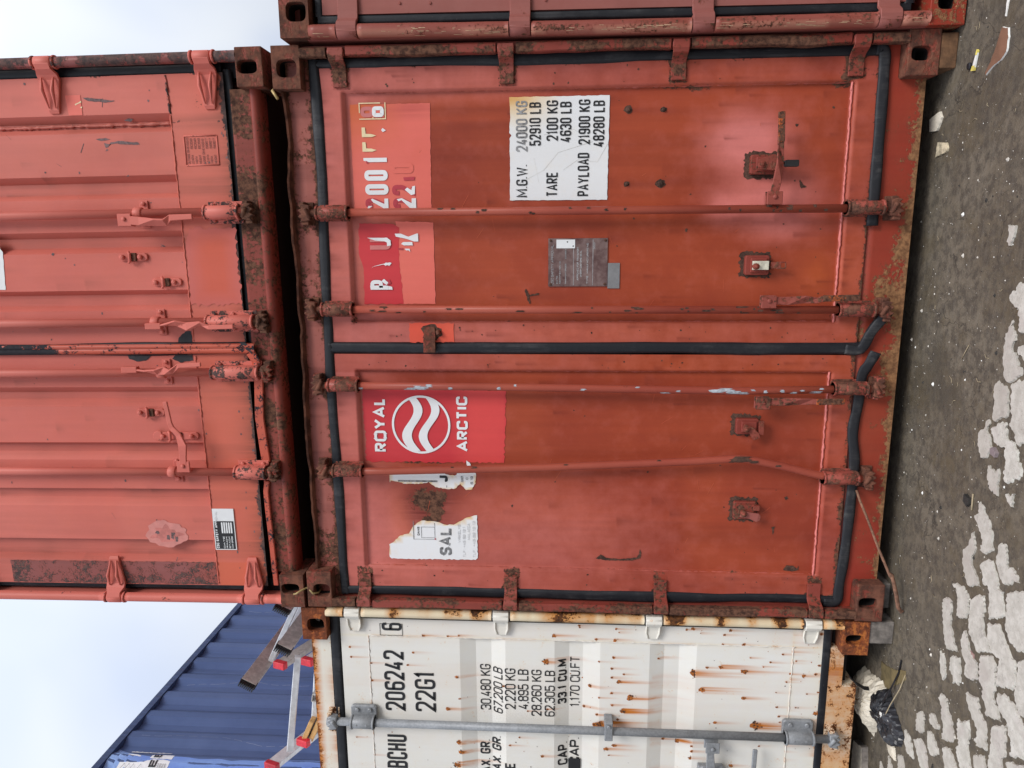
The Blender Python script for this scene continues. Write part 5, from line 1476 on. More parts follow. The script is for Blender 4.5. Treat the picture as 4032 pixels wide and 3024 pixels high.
for sgn in (-1, 1):
    fx = (lambda x: W - x) if sgn < 0 else (lambda x: x)
    mb = MB(); mb.rust = .1
    a, b = sorted((fx(2.375), fx(W))); mb.box(a, b, .058, .15, .1, 2.49)
    a, b = sorted((fx(2.405), fx(W))); mb.box(a, b, .030, .06, .1, 2.49)
    mb.build('corner_post', mauve, rc)
    ends = [2.476] + [q for h in RHZ for q in (h + .044, h - .044)] + [.126]
    for i in range(0, len(ends), 2):
        mb = MB(); z1, z0 = ends[i], ends[i + 1]
        n = max(4, int((z1 - z0) / .02)); zz = np.linspace(z0, z1, n); m2 = 14
        bow = .012 * np.sin(np.pi * np.clip((zz - .2) / 2.1, 0, 1)) if sgn < 0 else 0 * zz
        dn = lnoise(n, .0018, 6, i + 61); V = []; rr = []; ff = []
        for k in range(n):
            for j in range(m2):
                w = -.5 + (math.pi + 1) * (j / (m2 - 1))
                V.append((fx(2.409 + .027 * math.cos(w)) - bow[k] * .5, .022 - (.034 + dn[k]) * math.sin(w), zz[k]))
                rr.append(.06 + .16 * math.sin(w) + 9 * dn[k]); ff.append(.75 * max(0, math.sin(w * 2 - .3)) * (1 if (i + k // 9) % 3 else .3))
        F = [(k * m2 + j, k * m2 + j + 1, k * m2 + m2 + 1 + j, k * m2 + m2 + j) for k in range(n - 1) for j in range(m2 - 1)] + [tuple(range(m2)), tuple((n - 1) * m2 + j for j in range(m2))]
        mb.add(V, F, rust=np.clip(rr, 0, .6), fade=np.clip(ff, 0, .7), smooth=True)
        gq = random.Random(i + (5 if sgn < 0 else 50))
        for _ in range(int((z1 - z0) * 46)):          # bright scrapes along the rod
            zq = gq.uniform(z0 + .01, z1 - .04); wq = gq.gauss(1.05, .28); Lq = gq.uniform(.006, .045); dw = gq.uniform(.03, .11)
            bq = np.interp(zq, zz, bow); dq = np.interp(zq, zz, dn)
            P = []
            for aa, bb in ((0, 0), (1, .1), (1, 1), (.1, .8)):
                ww = wq + dw * bb
                P.append((fx(2.409 + .0278 * math.cos(ww)) - bq * .5, .022 - (.0352 + dq) * math.sin(ww), zq + Lq * aa))
            mb.add(P, [(0, 1, 2, 3)], mat=1)
        mb.build('hinge_pin_guard', [rodm, creamscrape], rc)
mb = MB(); mb.box(.16, 2.28, .045, .2, .014, .175, rust=.4); mb.build('sill', sillred, rc)
mb = MB(); mb.box(.16, 2.28, .045, .2, 2.46, 2.56); mb.build('header', mauve, rc)
doors = []
for x0, x1 in ((.096, 1.20), (1.24, 2.342)):
    mb = MB()
    mb.grid(coords([x0, x1], .02), coords([.20, 2.43], .02), lambda X, Z: .040 + .004 * edge_wave(X * .5 + Z * .2, 6, 3), lambda X, Z: dict(rust=.25 * near(Z, .2, .02) + .12 * near(X, .096, .008), fade=.25 + .25 * edge_wave(Z, 2, 5), dirt=.2 * (edge_wave(Z, 9, 6) > .3) * near(X, .10, .08)))
    mb.box(x0, x1, .06, .08, .2, 2.43)
    for x, z in ((.132, 2.12), (.130, 2.0), (.130, 1.55)):
        if x0 < .2: bolt(mb, x, .040, z, .006, .005)
    doors.append(mb.build('door', mauve, rc))
mb = MB()
gasket_strip(mb, 2.45, .18, .060, .094, .050, h=.010, seed=31, amp=.0012)
gasket_strip(mb, .18, 2.45, 2.342, 2.378, .050, h=.010, seed=32)
gasket_strip(mb, .2, 2.43, 1.200, 1.240, .045, h=.010, seed=33)
gasket_strip(mb, .09, 2.35, 2.430, 2.466, .050, h=.010, seed=34, vertical=False)
gasket_strip(mb, .09, 2.35, .170, .204, .050, h=.010, seed=35, vertical=False)
mb.build('door_seal', rubber, rc)
for sgn, dr in ((-1, doors[0]), (1, doors[1])):
    fx = (lambda x: W - x) if sgn < 0 else (lambda x: x)
    for hz in RHZ:
        mb = MB(); mb.rust = .12; mb.fade = .25
        strap_mesh([(fx(2.418), -.010, .040), (fx(2.395), -.012, .040), (fx(2.378), -.004, .040), (fx(2.360), .022, .040), (fx(2.335), .026, .040), (fx(2.280), .028, .040), (fx(2.262), .029, .034), (fx(2.250), .030, .022)], hz, .012, mb)
        mb.tube([(fx(2.409), .020, hz - .040), (fx(2.409), .020, hz + .040)], .031, n=16, rust=.25)
        mb.build('hinge', [mauve], dr, bevel=.002)

# ================================================================== WHITE CONTAINER
wc = thing('shipping_container', 'white container with orange rust runs, grey galvanised lock bar and black numbers', 'container', (-2.448, .015, .042), group='stacked shipping containers')
shell(wc, white, castorange)
for x0, x1, z0, z1, hx, hz, hw, hh in ((2.276, W, 0, .112, 2.350, .062, .024, .040), (2.276, W, 2.474, H, 2.350, 2.525, .033, .040), (0, .162, 0, .118, .09, .06, .025, .04), (0, .162, 2.473, H, .09, 2.53, .03, .04)):
    casting_mesh(x0, x1, z0, z1, hx, hz, hw, hh, rust=.16).build('corner_casting', [castorange, dark], wc, bevel=.008, seg=2)
WHZ = (2.350, 1.652, .953, .245)
for sgn in (1, -1):
    fx = (lambda x: x) if sgn > 0 else (lambda x: W - x)
    mb = MB(); mb.rust = .2
    a, b = sorted((fx(2.385), fx(W - .012))); mb.box(a, b, .045, .15, .1, 2.49)
    mb.build('corner_post', white, wc)
    ends = [2.476] + [q for h in WHZ for q in (h + .044, h - .044)] + [.112]
    for i in range(0, len(ends), 2):
        mb = MB(); z1, z0 = ends[i], ends[i + 1]
        n = max(4, int((z1 - z0) / .02)); zz = np.linspace(z0, z1, n); m2 = 12
        r0 = lnoise(n, .17, 11, i + 71); V = []; rr = []; dd = []
        for k in range(n):
            for j in range(m2):
                w = -.3 + (math.pi + .6) * (j / (m2 - 1))
                V.append((fx(2.414 + .023 * math.cos(w)), .020 - .026 * math.sin(w), zz[k]))
                rr.append(.16 + 1.3 * r0[k] + .10 * math.cos(w)); dd.append(.25 + 1.2 * r0[k])
        F = [(k * m2 + j, k * m2 + j + 1, k * m2 + m2 + 1 + j, k * m2 + m2 + j) for k in range(n - 1) for j in range(m2 - 1)] + [tuple(range(m2)), tuple((n - 1) * m2 + j for j in range(m2))]
        mb.add(V, F, rust=np.clip(rr, 0, .5), dirt=np.clip(dd, 0, .8), fade=np.clip(1.6 * np.array(rr), 0, .9), smooth=True)
        mb.build('hinge_pin_guard', cream, wc)
mb = MB()
mb.grid(coords([.15, 2.28], .012), coords([2.476, 2.568], .008), lambda X, Z: .050 + 0 * X, lambda X, Z: dict(rust=.44 * np.exp(-(2.568 - Z) / .020) * (1 + .4 * edge_wave(X, 40, 3)) + .05 + .10 * near(Z, 2.48, .01) * (edge_wave(X, 14, 8) > 0), fade=.4 + 0 * X, dirt=1.2 * np.clip((Z - 2.525) / .04, 0, 1) + 1.0 * near(Z, 2.478, .022) * np.clip(edge_wave(X, 7, 2) + .3, 0, 1)))
mb.box(.15, 2.28, .056, .16, 2.45, 2.564, rust=.3)
mb.build('header', white, wc)
sillw = paint('white sill stained orange', (.74, .66, .50), (.76, .71, .60), (.64, .29, .07), (.42, .12, .025), r1=(.06, .025, .012), r2=(.22, .07, .02), halo=(.60, .24, .05), halo_w=.12, rs=1.5, streaky=.12)
mb = MB()
sw = lambda X, Z: dict(rust=.24 + .12 * edge_wave(X, 17, 4) * edge_wave(Z, 40, 2) + .2 * near(X, 2.27, .02) + .16 * np.exp(-(Z - .02) / .02), fade=.30 + .9 * edge_wave(X, 5, 9), dirt=.30 + 1.0 * edge_wave(X, 9, 12))
mb.grid(coords([2.084, 2.28], .010), coords([.080, .17], .008), lambda X, Z: .050 + 0 * X, sw)
mb.grid(coords([.16, 2.084], .010), coords([.014, .17], .008), lambda X, Z: .050 + 0 * X, sw)
mb.box(2.084, 2.28, .055, .2, .080, .16, rust=.4)
mb.box(.16, 2.084, .055, .2, .014, .16, rust=.4)
mb.box(2.084, 2.090, .049, .2, .014, .082, rust=.35)
mb.build('sill', sillw, wc)
SPOTS = [tuple(int(q) / 1000 for q in t.split(',')) for t in '2347,1288,4 2344,1119,5 2327,1105,3 2288,1211,6 2287,1124,8 2355,767,7 2350,797,5 2334,732,3 2352,598,7 2329,624,6 2283,534,7 2280,628,6 2198,1129,7 2173,1195,5 2140,1135,6 2113,1079,5 2093,1134,6 2071,1099,10 2039,1235,7 2011,1133,7 1985,1192,4 1991,1045,15 1948,1131,6 1918,1078,13 1893,1201,7 1872,1102,6 1842,1193,17 1860,1137,10 2192,918,6 2130,754,17 2161,697,6 2164,633,10 2146,526,12 2217,500,3 2197,407,5 2172,439,3 2042,713,12 2008,519,9 1874,646,8 1867,459,21 2043,374,3 1967,366,5 1919,352,6 1888,347,4 1967,280,4 2239,356,6 2132,254,8 2142,201,7 2188,188,6 2040,234,4 1762,883,7 1757,813,11 1743,749,6 1715,748,6 1732,1117,9 1711,1155,9 1677,1140,4 1678,753,8 1646,562,8 1757,435,4 2099,330,4 2141,316,5 1941,187,10 2050,184,5 2346,190,6 2207,293,4 2213,2384,5 2160,2379,5 2192,2078,5 2127,2106,5 2071,1871,8 1954,1858,5 1898,1918,9 2130,2283,5 2038,2284,6 1882,2374,6 1717,1869,11 1664,1860,10 1590,1878,14 2166,1446,14 2039,1234,9 1925,1262,7 1838,1205,12 1756,1572,5 1710,1619,5 1658,1462,7 2283,2027,7 2283,1909,5 2288,1856,4 1724,2374,3 1629,2289,4 1914,1436,5 2028,1646,5 1900,1531,5 2302,1408,9 2355,1289,6'.split()]
g = random.Random(9)
WF = .050
BANDS = [(1.636, 1.704, 1.778, 1.853), (1.190, 1.270, 1.334, 1.404), (.745, .822, .891, .961)]
def wdoor(x0, x1, sx0, sx1, seed):
    zst = sorted(set([.178, .310, 2.290, 2.424] + [q for t in BANDS for q in t]))
    def fy(X, Z):
        y = 0 * X
        for a, b, c, d in BANDS:
            y = np.maximum(y, .021 * np.clip(np.minimum((Z - a) / (b - a), (d - Z) / (d - c)), 0, 1))
        k = np.clip(np.minimum(X - sx0, sx1 - X) / .004, 0, 1)
        return WF + y * k
    items = []
    for x, z, r in SPOTS:
        items.append((x, z, max(.004, r * .8), .06 + r * g.uniform(7, 15), min(1.4, .75 + r * 30)))
        if r > .009:
            for q in range(3): items.append((x + g.uniform(-1, 1) * r, z - r * .3, max(.0035, r * .28), .10 + r * g.uniform(8, 16), 1.5))
    for q in range(26): items.append((x0 + (x1 - x0) * g.random(), .312, .005, g.uniform(.06, .13), g.uniform(.3, .9)))
    for q in range(14): items.append((x0 + (x1 - x0) * g.random(), .96 - g.uniform(0, .02), .014, .28, .25))
    def wear(X, Z):
        d = runs(X, Z, items)
        rust = .20 * near(Z, .180, .010) * (edge_wave(X, 20, 5) > -.1) + .17 * near(Z, .310, .004) * (.6 + edge_wave(X, 40, 6)) + .12 * near(X, sx1, .0035) * np.clip(1.2 - Z, 0, 1) * 1.5
        fade = .5 * near(X, sx1, .006) + .4 * near(Z, .31, .008) + .35 * near(Z, .18, .03) + .55 * np.clip((d), 0, 1) * 0 + .12
        dirt = d + .5 * near(Z, .180, .022) * (edge_wave(X, 9, 7) > .1) + .4 * near(X, sx1, .004) * (edge_wave(Z, 9, 3) > .15) + .30 * gauss(X, Z, 2.33, .2, .05, .2)
        dirt = dirt + .16 * np.clip((2.424 - np.abs(Z - 2.40)) * 0, 0, 1)
        return dict(rust=rust, fade=fade, dirt=dirt)
    mb = MB()
    mb.grid(coords(sorted({x0, sx0, sx0 + .004, sx1 - .004, sx1, x1}), .007), coords(zst, .010), fy, wear, smooth=False)
    mb.box(x0, x1, .088, .10, .2, 2.42, mat=0)
    for x in (sx0, sx1):
        weld(mb, (x, WF - .001, .3), (x, WF - .001, 2.29), .0022, seed, rust=.02, fade=.1, dirt=.05)
    for z in (.310, 2.290):
        weld(mb, (sx0, WF - .001, z), (sx1, WF - .001, z), .0022, seed + 1, rust=.22, fade=.1, dirt=.1)
    for i, (x, z, r) in enumerate(SPOTS):
        if x0 < x < x1:
            y = fy(np.array(x), np.array(z)).item()
            flat(mb, rough_edges(blob(x, z, r * .95, r * 1.15, 12, .38, i), r * .15, .004, i), y - .0016, mat=1)
            if r > .007:
                for q in range(int(r * 500)):
                    a, b = g.gauss(0, r * .55), g.gauss(0, r * .6)
                    flat(mb, blob(x + a, z + b, r * .22, r * .26, 7, .4, i * 31 + q), y - .0020 - q * 2e-5, mat=2)
            else:
                flat(mb, blob(x, z, r * .5, r * .5, 7, .4, i * 37), y - .0020, mat=2)
    for i in range(120):
        x, z = x0 + (x1 - x0) * g.random(), .19 + 2.2 * g.random() ** 1.6
        s = g.choice((.0015, .002, .002, .003))
        flat(mb, blob(x, z, s, s, 6, .3, i + 900), fy(np.array(x), np.array(z)).item() - .0015, mat=g.choice((1, 2)))
    return mb, fy
mb, wfy = wdoor(1.238, 2.364, 1.322, 2.276, 1)
# rusty bolts with dark runs beside the handle
for x, z in ((1.757, .813), (1.743, .749)):
    pass
wrd = mb.build('door', [white, rustor, rustm], wc)
mb, wfy2 = wdoor(.074, 1.196, .162, 1.115, 2)
wld = mb.build('door', [white, rustor, rustm], wc)
def wt(s, x0, x1, z0, z1, t, mat=0, slant=0.0):
    """Stencilled on the ribs: each line of letters lies on the face it crosses."""
    mb = MB(); k1 = 0
    # measured in world coordinates a little in front of the door: bring them onto its face
    kk = 1.0066 + .008 * min(1, float(wfy(np.array(2.1), np.array(1.437 + ((z0 + z1) / 2 - 1.437) * 1.0066 - .042)) - WF) / .021)
    x0, x1 = (1.655 + (q - 1.655) * kk + 2.448 for q in (x0, x1)); z0, z1 = (1.437 + (q - 1.437) * kk - .042 for q in (z0, z1))
    SUB[0] = .006
    text_fit(mb, s, x0, x1, z0, z1, t, 0, mat, slant)
    SUB[0] = 0
    for i in range(k1, len(mb.v)):
        v = mb.v[i]
        v[:, 1] = v[:, 1] * .3 + wfy(v[:, 0], v[:, 2]) - .0022
    mb.build('lettering', [ink], wrd)
wt('206242', -.553, -.234, 2.1615, 2.2595, .0135)
wt('22G1', -.553, -.341, 2.013, 2.113, .0135)
wt('BCHU', -.870, -.685, 2.163, 2.2635, .0135)
wt('6', -.131, -.091, 2.165, 2.2605, .0125)
wt('30,480 KG', -.529, -.289, 1.747, 1.797, .0058)
wt('67,200 LB', -.548, -.308, 1.691, 1.736, .0056, 0, .14)
wt('2,220 KG', -.525, -.310, 1.630, 1.681, .0058)
wt('4,895 LB', -.522, -.313, 1.569, 1.619, .0058)
wt('28,260 KG', -.556, -.313, 1.507, 1.555, .0058)
wt('62,305 LB', -.557, -.315, 1.444, 1.492, .0058)
wt('33.1 CU.M', -.484, -.252, 1.388, 1.430, .0085)
wt('1,170 CU.FT', -.497, -.235, 1.327, 1.373, .0054)
wt('MAX. GR.', -.920, -.690, 1.753, 1.802, .0085)
wt('MAX. GR.', -.905, -.668, 1.700, 1.745, .0085, 0, .10)
wt('TARE', -.960, -.817, 1.634, 1.684, .0085)
wt('CU. CAP.', -.920, -.690, 1.381, 1.428, .0085)
wt('CU. CAP.', -.930, -.660, 1.325, 1.372, .0080)
mb = MB()
for a in ([(2.300, 2.090), (2.366 - .004, 2.090), (2.362, 2.0925), (2.300, 2.0925)], [(2.300, 2.197), (2.362, 2.197), (2.362, 2.1995), (2.300, 2.1995)], [(2.300, 2.090), (2.3025, 2.090), (2.3025, 2.199), (2.300, 2.199)], [(2.3595, 2.090), (2.362, 2.090), (2.362, 2.199), (2.3595, 2.199)]):
    flat(mb, [(p - .021, q + .034) for p, q in a], WF - .0024)
mb.build('digit_frame', [ink], wrd)
mb = MB()
flat(mb, [(1.580, 1.276), (1.640, 1.276), (1.640, 1.334), (1.580, 1.334)], wfy(np.array(1.62), np.array(1.29)).item() - .006)
mb.build('black_patch', [ink], wrd)
mb = MB()
gasket_strip(mb, .17, 2.46, 2.362, 2.392, .062, h=.010, seed=41, amp=.001)
gasket_strip(mb, 2.46, .17, .046, .076, .062, h=.010, seed=42)
gasket_strip(mb, .18, 2.43, 1.197, 1.238, .056, h=.012, seed=43)
gasket_strip(mb, .06, 2.385, 2.422, 2.478, .060, h=.014, seed=44, vertical=False, amp=.001)
gasket_strip(mb, .06, 2.38, .138, .182, .060, h=.016, seed=45, vertical=False, amp=.001)
mb.build('door_seal', rubber, wc)
for sgn, dr in ((1, wrd), (-1, wld)):
    fx = (lambda x: x) if sgn > 0 else (lambda x: W - x)
    for hz in WHZ:
        mb = MB(); mb.fade = .3; mb.rust = .05
        strap_mesh([(fx(2.438), .000, .036), (fx(2.405), -.010, .036), (fx(2.388), .002, .034), (fx(2.372), .026, .031), (fx(2.350), .032, .031), (fx(2.326), .034, .029), (fx(2.308), .036, .022), (fx(2.302), .038, .018)], hz, .012, mb)
        for dz in (-1, 1):
            mb.tube([(fx(2.378), .022, hz + dz * .030), (fx(2.34), .030, hz + dz * .030), (fx(2.308), .034, hz + dz * .020)], .005, n=6)
        mb.tube([(fx(2.414), .018, hz - .036), (fx(2.414), .018, hz + .036)], .025, n=14, rust=.12)
        mb.build('hinge', [white], dr, bevel=.002)
wb = []
for x in (1.842, 1.395, 1.045, .60):
    o = locking_bar(wc, [(x, .004, 2.50), (x, .004, .10)], (x, 2.268, 2.382), (x, .335, .205), galv, galv, r=.0188, style='weld', face=.050, bw=.028, rust=0, keeper_mat=sillw, cam_gap=.060)
    for za, zb in ((2.262, 2.388), (.200, .340)):
        b = MB()
        b.prism([(x - .006, za), (x + .066, za), (x + .074, za + .012), (x + .074, zb - .012), (x + .066, zb), (x - .006, zb)], .026, .046)
        for zz in (za + .032, zb - .032): bolt(b, x + .054, .026, zz, .012, .010, n=6)
        b.build('bearing', [galv], o, bevel=.004)
    k = MB()
    k.box(x - .034, x + .062, -.024, -.016, 1.130, 1.168); k.box(x + .026, x + .062, -.018, .048, 1.130, 1.168)
    bolt(k, x + .044, -.024, 1.149, .010, .008)
    k.build('bar_guide', [galv], o, bevel=.003)
    wb.append(o)
mb = MB()
hx, hz = 1.812, .668
mb.box(hx - .044, hx + .010, -.030, -.022, hz - .032, hz + .032); mb.box(hx - .044, hx + .010, .008, .016, hz - .032, hz + .032)
mb.tube([(hx - .02, -.030, hz), (hx - .02, -.036, hz)], .010, n=10)
mb.bar([(hx - .02, -.012, hz), (hx - .06, -.014, hz + .006), (hx - .12, -.020, hz + .004), (hx - .22, -.022, hz)], [.034, .034, .040, .030], .009)
mb.build('handle', [galv], wb[0], bevel=.002)
mb = MB()
mb.prism([(1.62, .600), (1.656, .588), (1.668, .610), (1.664, .700), (1.650, .722), (1.62, .722)], .010, .022)
mb.box(1.60, 1.66, .02, .048, .60, .72)
mb.build('handle_catch', [galv], wrd, bevel=.003)
mb = MB()
mb.bar([(1.786, -.012, .470), (1.70, -.014, .472), (1.62, -.014, .474)], .021, .011)
mb.build('handle', [galv], wb[1], bevel=.003)

# ================================================================== BLUE CONTAINER
bc = thing('shipping_container', 'dark blue corrugated container behind the white one, with a lighter blue repainted end', 'container', (-4.938, -.02, 2.640), group='stacked shipping containers')
X1 = W
mb = MB()
yy, off = [], []
y = .003
while y < 5.9:
    for d, o in ((0, 0), (.072, 0), (.142, .036), (.212, .036)):
        yy.append(y + d); off.append(o)
    y += .2825
zs = coords([.14, 2.50], .06)
V = []; idx = []
yy2 = []
for i in range(len(yy) - 1):
    for t in (0, .5): yy2.append((yy[i] + (yy[i + 1] - yy[i]) * t, off[i] + (off[i + 1] - off[i]) * t))
ny = len(yy2)
for z in zs:
    for q, o in yy2: V.append((X1 - .008 - o, q, z))
A = np.arange(len(V)).reshape(len(zs), ny)
F = np.stack([A[:-1, :-1], A[:-1, 1:], A[1:, 1:], A[1:, :-1]], -1).reshape(-1, 4)
VV = np.array(V)
mb.add(VV, [tuple(t) for t in F.tolist()], fade=np.clip(.25 + .55 * edge_wave(VV[:, 1], 9, 3) + .4 * edge_wave(VV[:, 2], 5, 4), 0, 1), dirt=np.clip(.45 * edge_wave(VV[:, 1] + VV[:, 2] * .02, 22, 9), 0, 1))
for yb, sd in ((3.085, 1), (2.262, 2), (4.4, 3)):      # pale wandering scratches down the wall
    zz = np.linspace(.2, 2.42, 60); yl_ = yb + lnoise(60, .012, 5, sd) + .05 * (zz - 1.3) * (sd - 1.5)
    for k in range(59):
        if (k * 7 + sd) % 11 < 3: continue
        w = .003
        P = [(X1 - .008 - np.interp(yq2, [q for q, _ in yy2], [o for _, o in yy2]) + .0015, yq2, z_) for yq2, z_ in ((yl_[k], zz[k]), (yl_[k] + w, zz[k]), (yl_[k + 1] + w, zz[k + 1]), (yl_[k + 1], zz[k + 1]))]
        mb.add(P, [(0, 1, 2, 3)], mat=1)
mb.build('side_wall', [blue, plain('pale blue scratch', (.17, .21, .33), .6)], bc)
mb = MB(); mb.dirt = .7; mb.rust = .16
mb.box(X1 - .055, X1 + .002, .16, 5.9, 2.505, 2.565)
mb.box(X1 - .04, X1 + .002, .16, 5.9, .01, .15)
mb.box(.02, X1 - .05, .1, 5.95, 2.52, 2.55); mb.box(.0, .05, .1, 5.95, .02, 2.55); mb.box(.02, X1 - .06, 5.9, 5.95, .02, 2.55); mb.box(.02, X1 - .06, .08, .12, .02, 2.55)
mb.build('frame', blue, bc)
for x0 in (0, W - .162):
    for z0 in (0, H - .118):
        casting_mesh(x0, x0 + .162, z0, z0 + .118, x0 + .08, z0 + .06, .03, .038).build('corner_casting', [blue, dark], bc, bevel=.008)
lblue = paint('light blue repaint', (.11, .20, .60), (.14, .25, .64), (.28, .42, .72), (.06, .10, .32), rough=.35, streaky=.3)
mb = MB()
e = lnoise(30, .014, 6, 3)
def wx(yv): return X1 - .008 - np.interp(yv, [q for q, _ in yy2], [o for _, o in yy2])
V = []; n = 60; zz = np.linspace(.15, 2.50, n)
edge = 2.06 + .02 * np.sin(zz * 3) + lnoise(n, .012, 6, 3) + .06 * np.clip((zz - 2.3) / .2, 0, 1)
ys_ = np.linspace(.14, 1, 60)
for k in range(n):
    for t in ys_:
        q = .14 + (edge[k] - .14) * (t - .14) / .86
        V.append((wx(q) + .0018, q, zz[k]))
A = np.arange(len(V)).reshape(n, 60); F = np.stack([A[:-1, :-1], A[:-1, 1:], A[1:, 1:], A[1:, :-1]], -1).reshape(-1, 4)
VV = np.array(V)
mb.add(VV, [tuple(t) for t in F.tolist()], fade=np.clip(.25 + .6 * edge_wave(VV[:, 1] * .3 + VV[:, 2] * .02, 60, 3) + .6 * np.clip((VV[:, 2] - 2.25) / .2, 0, 1), 0, 1), dirt=np.clip(.15 * edge_wave(VV[:, 1], 45, 8), 0, 1))
mb.build('paint_patch', lblue, bc)
mb = MB()
def wallpoly(pts, d, mat):
    """A sticker piece that follows the ribs of the side wall; pts are (depth, height)."""
    tp = panel_patch('', pts, lambda X, Z: 0 * X, None, None, d=0, amp=0, build=False)
    for v in tp.v:
        v[:, 0], v[:, 1] = wx(v[:, 0]) + d, v[:, 0].copy()
    mb.v += tp.v; mb.f += [tuple(i + mb.n for i in f) for f in tp.f]; mb.mi += [mat] * len(tp.f); mb.sm += tp.sm; mb.n += tp.n
    for k in mb.a: mb.a[k] += tp.a[k]
wallpoly(rough_edges([(2.105, 2.03), (2.121, 2.02), (2.128, 2.372), (2.110, 2.375)], .003, .012, 3), .0035, 0)
wallpoly(rough_edges([(1.70, 1.972), (1.990, 1.965), (2.006, 2.04), (2.008, 2.122), (1.975, 2.185), (1.968, 2.383), (1.70, 2.40)], .003, .02, 4), .0035, 0)
wallpoly(rough_edges([(2.055, 2.29), (2.062, 2.361), (2.048, 2.362), (2.030, 2.245), (2.040, 2.240)], .002, .012, 5), .0038, 0)
wallpoly(rough_edges([(2.012, 1.963), (2.058, 1.962), (2.066, 2.084), (2.050, 2.150), (2.018, 2.155), (2.012, 2.118)], .003, .012, 6), .0036, 0)
tm = MB()
SUB[0] = .01
text_fit(tm, 'YLE', 1.79, 2.002, 2.068, 2.128, .013, 0)
text_fit(tm, 'E', 2.026, 2.068, 2.066, 2.128, .013, 0)
text_fit(tm, '.', 2.006, 2.022, 2.066, 2.128, .013, 0)
for i, s in enumerate(('NORRESUND', 'TLF. +45 98', '9000 AALBORG', 'FAX +45 98')):
    text_fit(tm, s, 1.80, 1.965, 2.045 - i * .020, 2.058 - i * .020, .0022, 0, 1)
SUB[0] = 0
for v in tm.v:
    v[:, 0], v[:, 1] = wx(v[:, 0]) + .0070 - v[:, 1], v[:, 0].copy()
mb.v += tm.v; mb.f += [tuple(i + mb.n for i in f) for f in tm.f]; mb.mi += [1 if q == 0 else 2 for q in tm.mi]; mb.sm += tm.sm; mb.n += tm.n
for k in mb.a: mb.a[k] += tm.a[k]
for z in (2.20, 2.26, 2.30, 2.34): wallpoly([(1.72, z), (1.96, z - .004), (1.96, z - .001), (1.72, z + .003)], .0045, 1)
mb.build('torn_sticker', [vinyl, ink, midink], bc)

# ================================================================== LADDERS AND TIMBER ON THE WHITE ROOF
def rail_section(mb, p, q, w, t, side, lip=.012, th=.004, **k):
    """A channel rail: web plus two flanges."""
    p, q = np.array(p, float), np.array(q, float)
    d = (q - p) / np.linalg.norm(q - p)
    s = np.array(side, float); s = s - d * (s @ d); s /= np.linalg.norm(s)
    u = np.cross(d, s)
    mb.bar([p, q], w, th, side=s, **k)
    for sg in (-1, 1):
        c = u * sg * (w / 2 - th / 2) - s * (t / 2)
        mb.bar([p + c, q + c], th, t, side=s, **k)
    return d, s, u
la = thing('ladder', 'dirty aluminium ladder with ribbed black rubber feet lying above the white container roof', 'ladder', (-.45, .4, 2.90))
def loc(o, *ps): return [np.array(p, float) - np.array(o.location) for p in ps]
def foot(parent, p, d, s, u, w, t, mat, ribs=8, deep=.030, name='foot'):
    f = MB()
    c = np.array(p) - np.array(s) * t * .5
    f.bar([c - d * .004, c + d * .03], w * 1.02, t * 1.02, side=s)
    for i in range(ribs):
        a = (i + .5) / ribs - .5
        f.bar([c - d * deep + u * a * w, c - d * .002 + u * a * w], w / ribs * .55, t * .98, side=s)
    f.build(name, mat, parent)
RA = (((-.672, .40, 3.105), 0), ((-.222, .40, 2.880), 0), ((-.456, .40, 2.892), 1), ((-.03, .40, 2.68), 1))
SID = np.array([.45, 0, .89])
for (px, py, pz), sec in RA:
    p, q = loc(la, (px, py, pz), (px - .02, py + 3.0, pz - .05))
    mb = MB()
    d, s, u = rail_section(mb, p, q, .086 if sec == 0 else .082, .026, (.9, 0, -.44))
    mb.build('rail', aludirty, la, bevel=.001)
    foot(la, p, d, s, u, .088, .028, blackplastic)
for y in (.62, .90, 1.18, 1.46, 1.74, 2.02):
    a, b = loc(la, (-.68, y, 3.070), (-.235, y, 2.852))
    mb = MB(); mb.bar([a, b], .030, .032, side=(0, 1, 0)); mb.build('rung', alu, la, bevel=.003)
    a, b = loc(la, (-.46, y + .08, 2.86), (-.04, y + .08, 2.66))
    mb = MB(); mb.bar([a, b], .030, .032, side=(0, 1, 0)); mb.build('rung', alu, la, bevel=.003)
lb = thing('ladder', 'bright aluminium ladder with red plastic end caps leaning over the white container roof', 'ladder', (-.8, .6, 2.66))
dB = np.array([-.265, 2.899, -1.10]); dB /= np.linalg.norm(dB)
for p0, w, L, sec in (((-.560, .40, 2.918), .074, .86, 0), ((-1.182, .40, 3.010), .086, 1.0, 0), ((-.535, .40, 2.765), .070, .38, 1), ((-1.027, .40, 2.822), .074, .52, 1)):
    p0 = np.array(p0)
    p, q = loc(lb, p0, p0 + dB * L)
    mb = MB(); mb.bar([p, q], w * .92, .030, side=(1, .1, 0)); mb.build('rail', aludirty if p0[0] > -.6 and sec == 0 else alu, lb, bevel=.003)
    mb = MB(); mb.bar([p - dB * .022, p + dB * .012], w, .040, side=(1, .1, 0)); mb.build('end_cap', redplastic, lb, bevel=.005, seg=2)
for z0, xa, xb, za, zb, y in ((0, -.552, -1.142, 2.850, 2.935, .47), (0, -.585, -1.19, 2.74, 2.82, .75), (1, -.54, -1.02, 2.735, 2.79, .47)):
    a, b = loc(lb, (xa, y, za), (xb, y, zb))
    mb = MB(); mb.bar([a, b], .036, .030, side=(0, 1, .3)); mb.build('rung', alu, lb, bevel=.004)
